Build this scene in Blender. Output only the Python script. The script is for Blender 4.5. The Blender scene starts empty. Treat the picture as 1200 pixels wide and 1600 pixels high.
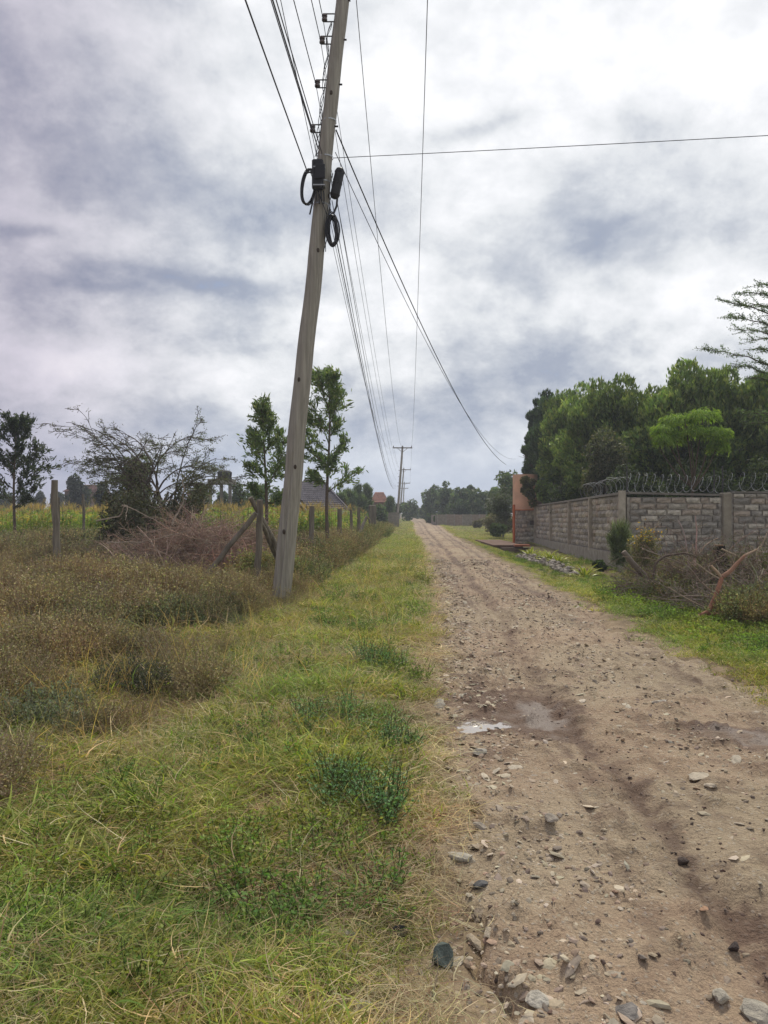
import bpy, math, random
import numpy as np
from mathutils import Vector, Matrix

SC = bpy.context.scene
COL = SC.collection
R = math.radians
EYE = 1.55

# ---------------------------------------------------------------- camera
cam_d = bpy.data.cameras.new('camera')
cam = bpy.data.objects.new('camera', cam_d)
COL.objects.link(cam)
cam.location = (0, 0, EYE)
cam.rotation_euler = (R(90), 0, 0)
cam_d.sensor_fit = 'VERTICAL'
cam_d.sensor_height = 36
cam_d.sensor_width = 27
cam_d.lens = 36 * 1150 / 1600
cam_d.clip_start = 0.05
cam_d.clip_end = 5000
SC.camera = cam

# ---------------------------------------------------------------- light
SUN_EL, SUN_AZ = 52.0, 12.0          # degrees; azimuth to the right of the view direction
sun_d = bpy.data.lights.new('sun', 'SUN')
sun_d.energy = 2.0
sun_d.angle = R(10)
sun_d.color = (1.0, 0.93, 0.80)
sun = bpy.data.objects.new('sun', sun_d)
COL.objects.link(sun)
_d = Vector((math.sin(R(SUN_AZ)) * math.cos(R(SUN_EL)), math.cos(R(SUN_AZ)) * math.cos(R(SUN_EL)), math.sin(R(SUN_EL))))
sun.rotation_euler = _d.to_track_quat('Z', 'Y').to_euler()
sun.location = _d * 60

vs = SC.view_settings
SC.display_settings.display_device = 'sRGB'
vs.view_transform = 'Standard'
vs.look = 'None'
vs.exposure = 0.56
vs.gamma = 1.0
vs.use_curve_mapping = False
SC.cycles.use_denoising = True
SC.cycles.max_bounces = 6
SC.cycles.transparent_max_bounces = 12


def lin(r, g, b):
    f = lambda c: (c / 255) / 12.92 if c / 255 < 0.04045 else ((c / 255 + 0.055) / 1.055) ** 2.4
    return (f(r), f(g), f(b))


class NT:
    def __init__(s, nt):
        s.nt = nt; nt.nodes.clear(); s.x = 0

    def n(s, t, **kw):
        nd = s.nt.nodes.new(t); s.x += 180; nd.location = (s.x, 0)
        for k, v in kw.items():
            setattr(nd, k, v)
        return nd

    def l(s, a, b):
        s.nt.links.new(a, b)

    def put(s, sock, v):
        if isinstance(v, bpy.types.NodeSocket):
            s.l(v, sock)
        else:
            if isinstance(v, tuple) and len(v) == 3 and sock.type == 'RGBA':
                v = (*v, 1)
            sock.default_value = v

    def m(s, op, a, b=0.0, c=0.0, clamp=False):
        nd = s.n('ShaderNodeMath', operation=op); nd.use_clamp = clamp
        s.put(nd.inputs[0], a); s.put(nd.inputs[1], b)
        if op in ('MULTIPLY_ADD', 'SMOOTH_MIN', 'WRAP'):
            s.put(nd.inputs[2], c)
        return nd.outputs[0]

    def vm(s, op, a, b=(0, 0, 0), out=0):
        nd = s.n('ShaderNodeVectorMath', operation=op)
        s.put(nd.inputs[0], a)
        if op == 'SCALE':
            s.put(nd.inputs['Scale'], b)
        else:
            s.put(nd.inputs[1], b)
        return nd.outputs['Value'] if op in ('LENGTH', 'DOT_PRODUCT', 'DISTANCE') else nd.outputs[0]

    def mix(s, f, a, b, mode='MIX'):
        nd = s.n('ShaderNodeMix', data_type='RGBA', blend_type=mode)
        s.put(nd.inputs[0], f); s.put(nd.inputs[6], a); s.put(nd.inputs[7], b)
        return nd.outputs[2]

    def noise(s, vec, scale, detail=4, rough=0.55, dist=0.0, dims='3D'):
        nd = s.n('ShaderNodeTexNoise', noise_dimensions=dims)
        s.put(nd.inputs['Vector'], vec)
        nd.inputs['Scale'].default_value = scale
        nd.inputs['Detail'].default_value = detail
        nd.inputs['Roughness'].default_value = rough
        nd.inputs['Distortion'].default_value = dist
        return nd.outputs['Fac']

    def ramp(s, f, stops, interp='LINEAR'):
        nd = s.n('ShaderNodeValToRGB'); cr = nd.color_ramp; cr.interpolation = interp
        while len(cr.elements) < len(stops):
            cr.elements.new(0.5)
        for e, (p, c) in zip(cr.elements, stops):
            e.position = p
            e.color = (*c, 1) if len(c) == 3 else c
        s.put(nd.inputs[0], f)
        return nd.outputs[0]

    def rng(s, v, a, b, c=0.0, d=1.0, smooth=False):
        nd = s.n('ShaderNodeMapRange'); nd.clamp = True
        if smooth:
            nd.interpolation_type = 'SMOOTHSTEP'
        s.put(nd.inputs[0], v)
        for i, x in enumerate((a, b, c, d)):
            nd.inputs[i + 1].default_value = x
        return nd.outputs[0]


def dir_px(px, py):
    v = Vector(((px - 600) / 1150, 1, (800 - py) / 1150))
    return v.normalized()


# ---------------------------------------------------------------- world: broken overcast
world = bpy.data.worlds.new('World')
SC.world = world
world.use_nodes = True
w = NT(world.node_tree)
tc = w.n('ShaderNodeTexCoord')
d = w.vm('NORMALIZE', tc.outputs['Generated'])
sep = w.n('ShaderNodeSeparateXYZ'); w.l(d, sep.inputs[0])
zz = w.m('ADD', w.m('MAXIMUM', sep.outputs[2], 0.0), 0.55)
comb = w.n('ShaderNodeCombineXYZ')
w.l(w.m('DIVIDE', sep.outputs[0], zz), comb.inputs[0])
w.l(w.m('DIVIDE', sep.outputs[1], zz), comb.inputs[1])
P = comb.outputs[0]
n1 = w.noise(P, 2.9, 14, 0.63, 0.10)
n2 = w.noise(w.vm('ADD', P, (7.3, 2.1, 0)), 8.0, 12, 0.62, 0.1)
n3 = w.noise(w.vm('ADD', P, (1.3, 9.1, 4)), 0.5, 3, 0.5, 0.1)
cl = w.m('ADD', w.m('MULTIPLY', n1, 0.72), w.m('MULTIPLY', n2, 0.28))
cl = w.m('ADD', w.m('MULTIPLY', w.m('SUBTRACT', cl, 0.5), 2.2), 0.55)
cl = w.m('ADD', cl, w.m('MULTIPLY', w.m('SUBTRACT', n3, 0.5), 0.25))
# thick and thin places in the cloud deck, by direction (px, py, half-widths in px, amount)
BL = [(740, 60, 260, 150, .24), (330, 90, 160, 110, .14), (120, 210, 190, 90, -.12), (330, 320, 260, 60, -.20),
      (60, 80, 130, 120, -.08), (300, 395, 300, 38, .13), (680, 480, 230, 60, .17), (960, 370, 200, 55, -.17),
      (700, 330, 120, 60, .08), (250, 580, 260, 40, .13), (200, 490, 260, 38, -.08), (700, 620, 300, 60, -.10),
      (1120, 470, 140, 90, .06), (640, 180, 120, 60, -.04), (1060, 70, 200, 110, .14), (900, 190, 200, 50, .06), (290, 437, 130, 14, -.34), (70, 366, 50, 12, -.34), (735, 212, 60, 10, -.26), (150, 455, 80, 10, -.22)]
warp = w.n('ShaderNodeTexNoise'); w.l(P, warp.inputs['Vector'])
warp.inputs['Scale'].default_value = 2.5; warp.inputs['Detail'].default_value = 4
wv = w.vm('SCALE', w.vm('SUBTRACT', warp.outputs['Color'], (0.5, 0.5, 0.5)), 0.16)
dw = w.vm('ADD', d, wv)
for px, py, sx, sy, am in BL:
    c = dir_px(px, py)
    v = w.vm('SUBTRACT', dw, tuple(c))
    v = w.vm('MULTIPLY', v, (1150 / sx, 1150 / max(sx, sy), 1150 / sy))
    q = w.m('MULTIPLY', w.vm('DOT_PRODUCT', v, v), -0.7)
    cl = w.m('ADD', cl, w.m('MULTIPLY', w.m('EXPONENT', q), am))
sky = w.n('ShaderNodeTexSky', sky_type='NISHITA')
sky.sun_disc = False
sky.sun_elevation = R(SUN_EL)
sky.sun_rotation = R(SUN_AZ)
sky.altitude = 1600
blue = w.vm('SCALE', sky.outputs[0], 0.12)
cloud = w.ramp(cl, [(0.08, lin(142, 151, 170)), (0.30, lin(160, 168, 184)), (0.47, lin(190, 195, 204)),
                    (0.62, lin(218, 221, 225)), (0.80, lin(240, 241, 244)), (1.0, lin(255, 255, 255))])
cloud = w.mix(0.18, cloud, cloud)
gap = w.rng(cl, 0.02, 0.26, 1.0, 0.0, True)
colr = w.mix(w.m('MULTIPLY', gap, 0.6), cloud, blue)
# pale layer toward the horizon
hz = w.rng(sep.outputs[2], 0.0, 0.16, 1.0, 0.0, True)
colr = w.mix(w.m('MULTIPLY', hz, 0.75), colr, lin(186, 197, 216))
# violet lens vignette at the left, painted into the sky colour
az = w.m('ARCTAN2', sep.outputs[0], sep.outputs[1])
lf = w.rng(az, -0.52, -0.14, 1.0, 0.0, True)
colr = w.mix(w.m('MULTIPLY', lf, 0.85), colr, w.mix(1.0, colr, (0.60, 0.55, 0.64), 'MULTIPLY'))
bg = w.n('ShaderNodeBackground'); w.l(colr, bg.inputs[0]); bg.inputs[1].default_value = 0.78
wo = w.n('ShaderNodeOutputWorld'); w.l(bg.outputs[0], wo.inputs[0])
world.cycles.sampling_method = 'MANUAL'
world.cycles.sample_map_resolution = 512

# ---------------------------------------------------------------- numpy noise
def _hash(ix, iy, seed):
    h = (ix.astype(np.int64) * 374761393 + iy.astype(np.int64) * 668265263 + seed * 1442695041) & 0xFFFFFFFF
    h = ((h ^ (h >> 13)) * 1274126177) & 0xFFFFFFFF
    return ((h ^ (h >> 16)) & 0xFFFFFF) / float(0xFFFFFF)


def vnoise(x, y, scale, seed=0):
    x = np.asarray(x, float) * scale; y = np.asarray(y, float) * scale
    ix = np.floor(x); iy = np.floor(y); fx = x - ix; fy = y - iy
    fx = fx * fx * (3 - 2 * fx); fy = fy * fy * (3 - 2 * fy)
    a = _hash(ix, iy, seed); b = _hash(ix + 1, iy, seed); c = _hash(ix, iy + 1, seed); e = _hash(ix + 1, iy + 1, seed)
    return a + (b - a) * fx + (c - a) * fy + (a - b - c + e) * fx * fy


def fbm(x, y, scale, seed=0, octv=4):
    s = 0; a = 0.5; t = 0
    for i in range(octv):
        s = s + a * vnoise(x, y, scale * 2 ** i, seed + i * 17); t += a; a *= 0.5
    return s / t


def sm(x, a, b):
    t = np.clip((np.asarray(x, float) - a) / (b - a), 0, 1)
    return t * t * (3 - 2 * t)


# ---------------------------------------------------------------- the road's course
_RY = np.array([-60, 0, 2.2, 3.6, 6, 9, 15, 18, 26, 36, 59, 81, 110, 150, 220])
_RL = np.array([-1.6, 0.12, .22, .30, .40, .70, 1.05, 1.2, 1.5, 1.86, 2.5, 3.3, 4.4, 5.0, 4.0])
_RR = np.array([1.6, 3.1, 3.15, 3.1, 3.15, 3.12, 3.25, 3.35, 3.65, 4.0, 5.0, 6.2, 7.3, 8.0, 7.0])


def road_l(y): return np.interp(y, _RY, _RL)
def road_r(y): return np.interp(y, _RY, _RR)
def wall_x(y): return 5.32 + 0.0727 * np.asarray(y, float)


def ground_h(x, y):
    x = np.asarray(x, float); y = np.asarray(y, float)
    L, Rr = road_l(y), road_r(y)
    near = 1 - sm(y, 60, 140)
    h = (fbm(x, y, 0.35, 5, 3) - 0.5) * 0.16 * near
    h = h + (fbm(x, y, 1.7, 9, 3) - 0.5) * 0.05 * near
    edge = np.minimum(sm(L - x, -0.1, 0.5) + sm(x - Rr, -0.1, 0.5), 1)
    h = h * edge + 0.035 * edge
    h = h - 0.05 * sm(-x + 0.05 * y, 1.0, 3.0) * near
    xw = wall_x(y)
    dt = np.exp(-((x - 6.0) / 0.62) ** 4) * sm(y, 27.5, 31) * (1 - sm(y, 34.6, 34.8))
    h = h - 0.45 * dt
    h = h - 0.17 * sm(y, 11, 18) * sm(x - Rr, .1, 1.3) * near
    return h


def road_h(x, y):
    x = np.asarray(x, float); y = np.asarray(y, float)
    L, Rr = road_l(y), road_r(y)
    u = (x - L) / (Rr - L)
    w1 = 0.06 * np.sin(y * 0.7) + 0.04 * np.sin(y * 1.9)
    near = 1 - sm(y, 40, 90)
    r1 = np.exp(-((u - 0.36 - w1 * 0.3) / 0.036) ** 2) * 1.2 - .4 * np.exp(-((u - 0.44 - w1 * 0.3) / 0.025) ** 2)
    r2 = np.exp(-((u - 0.84 + w1 * 0.3) / 0.06) ** 2)
    h = 0.015 - 0.03 * r1 - 0.026 * r2 + 0.02 * np.exp(-((u - 0.6) / 0.15) ** 2)
    h = h + (fbm(x, y, 1.1, 31, 3) - 0.5) * 0.055 * near
    h = h + (fbm(x, y, 5.5, 41, 3) - 0.5) * 0.028 * near
    cl_ = np.maximum(fbm(x, y, 16, 51, 3) - 0.52, 0)
    h = h + cl_ * 0.07 * near
    h = h + np.maximum(fbm(x, y, 7.5, 52, 3) - 0.56, 0) * 0.16 * near
    # puddle hollows
    for (cx, cy, rx, ry, dp) in PUD:
        h = h - dp * np.exp(-(((x - cx) / rx) ** 2 + ((y - cy) / ry) ** 2))
    n = (fbm(x, y, 2.4, 78, 4) - 0.5) * 0.75
    e = sm(x - L + n, -0.12, 0.08) * sm(Rr - x + n, -0.12, 0.08)
    return h * e - 0.09 * (1 - e)


PUD = [(0.67, 5.3, 0.17, 0.17, 0.045), (1.12, 5.6, 0.24, 0.45, 0.025), (2.45, 4.95, 0.30, 0.18, 0.03)]


def surf_h(x, y):
    return np.maximum(ground_h(x, y) - 0.12 * inside(x, y), road_h(x, y))


def inside(x, y):
    L, Rr = road_l(y), road_r(y)
    n = (fbm(x, y, 2.4, 78, 4) - 0.5) * 0.75
    return sm(x - L + n, -0.05, 0.15) * sm(Rr - x + n, -0.05, 0.15)


# ---------------------------------------------------------------- mesh helpers
class Geo:
    def __init__(s):
        s.v = []; s.f = []; s.c = []; s.n = 0; s.mi = []

    def add(s, v, f, col=(1, 1, 1), mi=0):
        v = np.asarray(v, float).reshape(-1, 3)
        f = np.asarray(f, int)
        if not len(v) or not len(f):
            return s
        c = np.asarray(col, float)
        if c.ndim == 1:
            c = np.tile(c, (len(v), 1))
        s.v.append(v); s.c.append(c); s.f.append(f + s.n); s.mi.append(np.full(len(f), mi)); s.n += len(v)
        return s

    def mesh(s, name, mats, smooth=False):
        me = bpy.data.meshes.new(name)
        if s.n:
            v = np.concatenate(s.v); c = np.concatenate(s.c)
            tot = np.concatenate([np.full(len(f), f.shape[1]) for f in s.f])
            lo = np.concatenate([f.ravel() for f in s.f])
            me.vertices.add(len(v)); me.vertices.foreach_set('co', v.ravel().astype(np.float32))
            me.loops.add(len(lo)); me.loops.foreach_set('vertex_index', lo.astype(np.int32))
            me.polygons.add(len(tot))
            st = np.concatenate([[0], np.cumsum(tot)[:-1]])
            me.polygons.foreach_set('loop_start', st.astype(np.int32))
            me.polygons.foreach_set('loop_total', tot.astype(np.int32))
            me.polygons.foreach_set('material_index', np.concatenate(s.mi).astype(np.int32))
            me.polygons.foreach_set('use_smooth', np.full(len(tot), smooth))
            me.update(calc_edges=True)
            at = me.color_attributes.new('col', 'FLOAT_COLOR', 'POINT')
            at.data.foreach_set('color', np.concatenate([c, np.ones((len(c), 1))], 1).ravel().astype(np.float32))
        for m in (mats if isinstance(mats, (list, tuple)) else [mats]):
            me.materials.append(m)
        return me

    def obj(s, name, mats, parent=None, smooth=False, loc=None, world=True):
        o = bpy.data.objects.new(name, s.mesh(name, mats, smooth))
        COL.objects.link(o)
        if parent is not None:
            o.parent = parent
        if loc is not None:
            o.location = loc
        return o


def tag(o, label=None, cat=None, group=None, kind=None):
    if label: o['label'] = label
    if cat: o['category'] = cat
    if group: o['group'] = group
    if kind: o['kind'] = kind
    return o


def thing(name, label, cat, loc=(0, 0, 0), rz=0, group=None):
    o = bpy.data.objects.new(name, None)
    COL.objects.link(o)
    o.empty_display_size = 0.2
    o.location = loc; o.rotation_euler = (0, 0, rz)
    return tag(o, label, cat, group)


def inst(name, me, parent, loc=(0, 0, 0), rot=(0, 0, 0), scale=(1, 1, 1)):
    o = bpy.data.objects.new(name, me)
    COL.objects.link(o)
    if parent is not None:
        o.parent = parent
    o.location = loc; o.rotation_euler = rot; o.scale = scale
    return o


BOXF = np.array([[0, 3, 2, 1], [4, 5, 6, 7], [0, 1, 5, 4], [1, 2, 6, 5], [2, 3, 7, 6], [3, 0, 4, 7]])


def box(g, x0, x1, y0, y1, z0, z1, col=(1, 1, 1), mi=0, rz=0.0, org=None):
    v = np.array([[x0, y0, z0], [x1, y0, z0], [x1, y1, z0], [x0, y1, z0], [x0, y0, z1], [x1, y0, z1], [x1, y1, z1], [x0, y1, z1]], float)
    if rz:
        o = np.array(org if org is not None else [0, 0, 0], float)
        c, s_ = math.cos(rz), math.sin(rz); p = v - o
        v = np.stack([p[:, 0] * c - p[:, 1] * s_, p[:, 0] * s_ + p[:, 1] * c, p[:, 2]], 1) + o
    return g.add(v, BOXF, col, mi)


def bevbox(g, sx, sy, sz, b, col=(1, 1, 1), ctr=(0, 0, 0), mi=0):
    """box with chamfered edges (24 verts)"""
    V = []; F = []
    hx, hy, hz = sx / 2, sy / 2, sz / 2
    idx = {}
    for a in (-1, 1):
        for e in (-1, 1):
            for f in (-1, 1):
                for k, (dx, dy, dz) in enumerate(((0, b, b), (b, 0, b), (b, b, 0))):
                    idx[(a, e, f, k)] = len(V)
                    V.append((a * (hx - dx) + ctr[0], e * (hy - dy) + ctr[1], f * (hz - dz) + ctr[2]))
    for k, ax in enumerate(range(3)):
        for sgn in (-1, 1):
            o = [i for i in range(3) if i != k]
            q = []
            for (p, r) in ((-1, -1), (1, -1), (1, 1), (-1, 1)):
                t = [0, 0, 0]; t[k] = sgn; t[o[0]] = p; t[o[1]] = r
                q.append(idx[(*t, k)])
            F.append(q)
    for k in range(3):
        o = [i for i in range(3) if i != k]
        for p in (-1, 1):
            for r in (-1, 1):
                t0 = [0, 0, 0]; t0[o[0]] = p; t0[o[1]] = r
                t1 = list(t0); t0[k] = -1; t1[k] = 1
                F.append([idx[(*t0, o[0])], idx[(*t1, o[0])], idx[(*t1, o[1])], idx[(*t0, o[1])]])
    T = []
    for a in (-1, 1):
        for e in (-1, 1):
            for f in (-1, 1):
                T.append([idx[(a, e, f, 0)], idx[(a, e, f, 1)], idx[(a, e, f, 2)]])
    V = np.array(V)
    g.add(V, np.array(F), col, mi)
    g.n -= 0
    g.f.append(np.array(T) + g.n - len(V)); g.mi.append(np.full(len(T), mi))
    return g


def tube(g, pts, rad, k=6, col=(1, 1, 1), mi=0, cap=True, wob=0.0, rs=None):
    pts = np.asarray(pts, float); n = len(pts)
    rad = np.full(n, rad, float) if np.isscalar(rad) else np.asarray(rad, float)
    t = np.gradient(pts, axis=0)
    t /= np.linalg.norm(t, axis=1)[:, None] + 1e-9
    ref = np.array([0, 0, 1.0]) if abs(t[:, 2]).mean() < 0.8 else np.array([1.0, 0, 0])
    a = np.cross(t, ref); a /= np.linalg.norm(a, axis=1)[:, None] + 1e-9
    b = np.cross(t, a)
    th = np.linspace(0, 2 * math.pi, k, endpoint=False)
    rr = rad[:, None] * np.ones((1, k))
    if wob and rs is not None:
        rr = rr * (1 + wob * (rs.random((n, k)) - 0.5))
    v = pts[:, None, :] + rr[:, :, None] * (np.cos(th)[None, :, None] * a[:, None, :] + np.sin(th)[None, :, None] * b[:, None, :])
    i = np.arange(n - 1)[:, None] * k; j = np.arange(k)[None, :]; j2 = (j + 1) % k
    f = np.stack([i + j, i + j2, i + k + j2, i + k + j], -1).reshape(-1, 4)
    V = v.reshape(-1, 3)
    c = np.asarray(col, float)
    if c.ndim == 2:
        c = np.repeat(c, k, 0)
    if cap:
        V = np.vstack([V, pts[0], pts[-1]])
        if c.ndim == 2:
            c = np.vstack([c, c[:1], c[-1:]])
        g.add(V, f, c, mi)
        j = np.arange(k); j2 = (j + 1) % k
        tr = np.vstack([np.stack([j2, j, np.full(k, n * k)], 1), np.stack([(n - 1) * k + j, (n - 1) * k + j2, np.full(k, n * k + 1)], 1)])
        g.f.append(tr + g.n - len(V)); g.mi.append(np.full(len(tr), mi))
    else:
        g.add(V, f, c, mi)
    return g


def leaves(g, P_, D, Lw, Ww, rs, col, mi=0, droop=0.0, N_=None):
    """diamond leaves: centre P, direction D, length, width"""
    n = len(P_)
    D = D / (np.linalg.norm(D, axis=1)[:, None] + 1e-9)
    r = rs.normal(size=(n, 3)) if N_ is None else N_
    S = np.cross(D, r); S /= np.linalg.norm(S, axis=1)[:, None] + 1e-9
    Lw = np.broadcast_to(Lw, n)[:, None]; Ww = np.broadcast_to(Ww, n)[:, None]
    v = np.stack([P_ - D * Lw * .5, P_ + S * Ww * .5 - D * Lw * .05, P_ + D * Lw * .5 - np.array([0, 0, 1.]) * droop * Lw, P_ - S * Ww * .5 - D * Lw * .05], 1).reshape(-1, 3)
    f = np.arange(n * 4).reshape(n, 4)
    c = np.asarray(col, float)
    c = np.repeat(c, 4, 0) if c.ndim == 2 else c
    return g.add(v, f, c, mi)


def vary(rs, n, base, dv=0.25, dh=0.12):
    b = np.asarray(base, float)[None, :]
    v = 1 + dv * (rs.random((n, 1)) * 2 - 1)
    h = 1 + dh * (rs.random((n, 3)) * 2 - 1)
    return b * v * h


def pick(rs, n, cols, dv=0.25, dh=0.1, p=None):
    cols = np.asarray(cols, float)
    i = rs.choice(len(cols), n, p=p)
    return cols[i] * (1 + dv * (rs.random((n, 1)) * 2 - 1)) * (1 + dh * (rs.random((n, 3)) * 2 - 1))


def grow(rs, out, tips, p, dr, L, r, dep, sp):
    """branch skeleton: polylines to out, (point, dir) of the last levels to tips"""
    n = sp['seg'][dep]; up = np.array(sp['bias'][dep], float); ji = sp['jit'][dep]
    pts = [np.array(p, float)]; dr = np.array(dr, float); dr /= np.linalg.norm(dr)
    dirs = [dr]
    for i in range(n):
        dr = dr + rs.normal(size=3) * ji + up
        dr /= np.linalg.norm(dr)
        pts.append(pts[-1] + dr * L / n); dirs.append(dr)
    tp = sp.get('taper', 0.35)
    rad = np.linspace(r, max(r * tp, sp.get('rmin', 0.003)), n + 1)
    out.append((np.array(pts), rad, dep))
    if dep >= sp['depth'] - sp.get('leafdep', 1):
        for i in range(1, n + 1):
            tips.append((pts[i], dirs[i]))
    if dep >= sp['depth']:
        return
    nc = sp['n'][dep]; t0 = sp['t0'][dep]
    for c in range(nc):
        t = t0 + (1 - t0) * (c + rs.random()) / nc
        i = min(int(t * n), n - 1); fr = t * n - i
        q = pts[i] * (1 - fr) + pts[i + 1] * fr
        dd = dirs[i + 1]
        ph = c * 2.4 + rs.random() * 1.2
        a = np.cross(dd, [0.31, 0.17, 0.9]); a /= np.linalg.norm(a) + 1e-9; b = np.cross(dd, a)
        an = R(sp['ang'][dep]) * (0.8 + 0.4 * rs.random())
        nd = dd * math.cos(an) + (a * math.cos(ph) + b * math.sin(ph)) * math.sin(an)
        nd = nd * np.array([1, 1, sp.get('flat', 1.0)])
        sh = sp['shape'][dep](t) if 'shape' in sp else (1.1 - 0.6 * t)
        grow(rs, out, tips, q, nd, L * sp['lr'][dep] * sh * (0.75 + 0.5 * rs.random()), max(rad[i] * sp['rr'][dep], sp.get('rmin', .003)), dep + 1, sp)


# ---------------------------------------------------------------- materials
def M(name, col=(1, 1, 1), rough=0.85, vcol=False, var=0.25, vscale=3.0, bump=0.0, bscale=40.0, trans=0.0,
      col2=None, spec=0.3, metal=0.0, stretch=None, inst_tint=False, bdist=0.02, detail=5):
    m = bpy.data.materials.new(name); m.use_nodes = True
    t = NT(m.node_tree)
    geo = t.n('ShaderNodeNewGeometry')
    tco = t.n('ShaderNodeTexCoord')
    vec = geo.outputs['Position'] if stretch is None else t.vm('MULTIPLY', tco.outputs['Object'], stretch)
    base = t.n('ShaderNodeRGB').outputs[0]; base.default_value = (*col, 1)
    if col2 is not None:
        f = t.rng(t.noise(vec, vscale * 0.7, detail, 0.6, 0.4), 0.35, 0.65)
        base = t.mix(f, base, col2)
    if vcol:
        at = t.n('ShaderNodeAttribute', attribute_name='col')
        base = t.mix(1.0, base, at.outputs['Color'], 'MULTIPLY')
    if inst_tint:
        at = t.n('ShaderNodeAttribute', attribute_name='tint', attribute_type='INSTANCER')
        base = t.mix(1.0, base, at.outputs['Color'], 'MULTIPLY')
    if var:
        f = t.rng(t.noise(vec, vscale, detail, 0.65), 0.25, 0.75, 1 - var, 1 + var)
        base = t.vm('SCALE', base, f)
    bs = t.n('ShaderNodeBsdfPrincipled')
    t.l(base, bs.inputs['Base Color'])
    bs.inputs['Roughness'].default_value = rough
    bs.inputs['Specular IOR Level'].default_value = spec
    bs.inputs['Metallic'].default_value = metal
    if bump:
        bn = t.n('ShaderNodeBump'); bn.inputs['Strength'].default_value = bump; bn.inputs['Distance'].default_value = bdist
        t.l(t.noise(vec, bscale, 6, 0.65), bn.inputs['Height']); t.l(bn.outputs[0], bs.inputs['Normal'])
    out = t.n('ShaderNodeOutputMaterial')
    if trans:
        tr = t.n('ShaderNodeBsdfTranslucent')
        t.l(t.mix(1.0, base, (1.15, 1.25, 0.6), 'MULTIPLY'), tr.inputs[0])
        ms = t.n('ShaderNodeMixShader'); ms.inputs[0].default_value = trans
        t.l(bs.outputs[0], ms.inputs[1]); t.l(tr.outputs[0], ms.inputs[2]); t.l(ms.outputs[0], out.inputs[0])
    else:
        t.l(bs.outputs[0], out.inputs[0])
    return m


m_leaf = M('leaf', vcol=True, var=0.28, vscale=1.2, rough=0.6, trans=0.38)
m_leafgloss = M('glossy leaf', vcol=True, var=0.2, vscale=1.5, rough=0.38, trans=0.2, spec=0.5)
m_blade = M('grass blade', vcol=True, var=0.12, vscale=0.8, rough=0.65, trans=0.4, inst_tint=True, spec=0.25)
m_bark = M('bark', (0.13, 0.10, 0.075), vcol=True, var=0.35, vscale=14, bump=0.5, bscale=60)
m_twig = M('dry twig', vcol=True, var=0.25, vscale=9, rough=0.9)
m_post = M('weathered wood', (0.22, 0.195, 0.15), vcol=True, var=0.35, vscale=3, stretch=(6, 6, 0.6), bump=0.6, bscale=9, col2=(0.13, 0.11, 0.085))
m_conc = M('concrete', (0.34, 0.315, 0.265), vcol=True, var=0.22, vscale=5, bump=0.35, bscale=50, col2=(0.25, 0.23, 0.19))
m_stone = M('quarry stone', (1, 1, 1), vcol=True, var=0.32, vscale=11, bump=0.9, bscale=28, bdist=0.03, rough=0.95)
m_mortar = M('mortar', (0.48, 0.44, 0.365), var=0.28, vscale=7, bump=0.6, bscale=40, col2=(0.27, 0.24, 0.20))
m_black = M('black cable', (0.012, 0.012, 0.014), var=0.1, rough=0.5, spec=0.4)
m_metal = M('galvanised steel', (0.36, 0.37, 0.37), var=0.2, vscale=20, rough=0.45, metal=0.8)
m_darkmetal = M('dark steel', (0.06, 0.055, 0.055), var=0.3, vscale=20, rough=0.5, metal=0.3)
# ================================================================ ground
def grid_mesh(xs, ys, hf):
    X, Y = np.meshgrid(xs, ys)
    Z = hf(X, Y)
    nx = len(xs); ny = len(ys)
    i = np.arange(ny - 1)[:, None] * nx + np.arange(nx - 1)[None, :]
    f = np.stack([i, i + 1, i + nx + 1, i + nx], -1).reshape(-1, 4)
    return np.stack([X, Y, Z], -1).reshape(-1, 3), f


def soil_material():
    m = bpy.data.materials.new('soil and turf'); m.use_nodes = True
    t = NT(m.node_tree)
    pos = t.n('ShaderNodeNewGeometry').outputs['Position']
    a = t.n('ShaderNodeAttribute', attribute_name='col')
    n1 = t.noise(pos, 1.1, 6, 0.65); n2 = t.noise(pos, 24, 4, 0.7); n3 = t.noise(pos, 5, 5, .6)
    c = t.mix(t.rng(n1, 0.38, 0.62), a.outputs['Color'], t.mix(1.0, a.outputs['Color'], (0.72, 0.68, 0.62), 'MULTIPLY'))
    c = t.mix(t.rng(n2, 0.5, 0.66, 0, 0.6), c, (0.30, 0.24, 0.14))
    c = t.vm('SCALE', c, t.rng(n3, 0.3, 0.7, 0.7, 1.3))
    b = t.n('ShaderNodeBsdfPrincipled'); t.l(c, b.inputs['Base Color']); b.inputs['Roughness'].default_value = 0.95
    b.inputs['Specular IOR Level'].default_value = 0.15
    bn = t.n('ShaderNodeBump'); bn.inputs['Strength'].default_value = 0.8; bn.inputs['Distance'].default_value = 0.03
    t.l(t.m('ADD', n2, n3), bn.inputs['Height']); t.l(bn.outputs[0], b.inputs['Normal'])
    t.l(b.outputs[0], t.n('ShaderNodeOutputMaterial').inputs[0])
    return m


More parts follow.
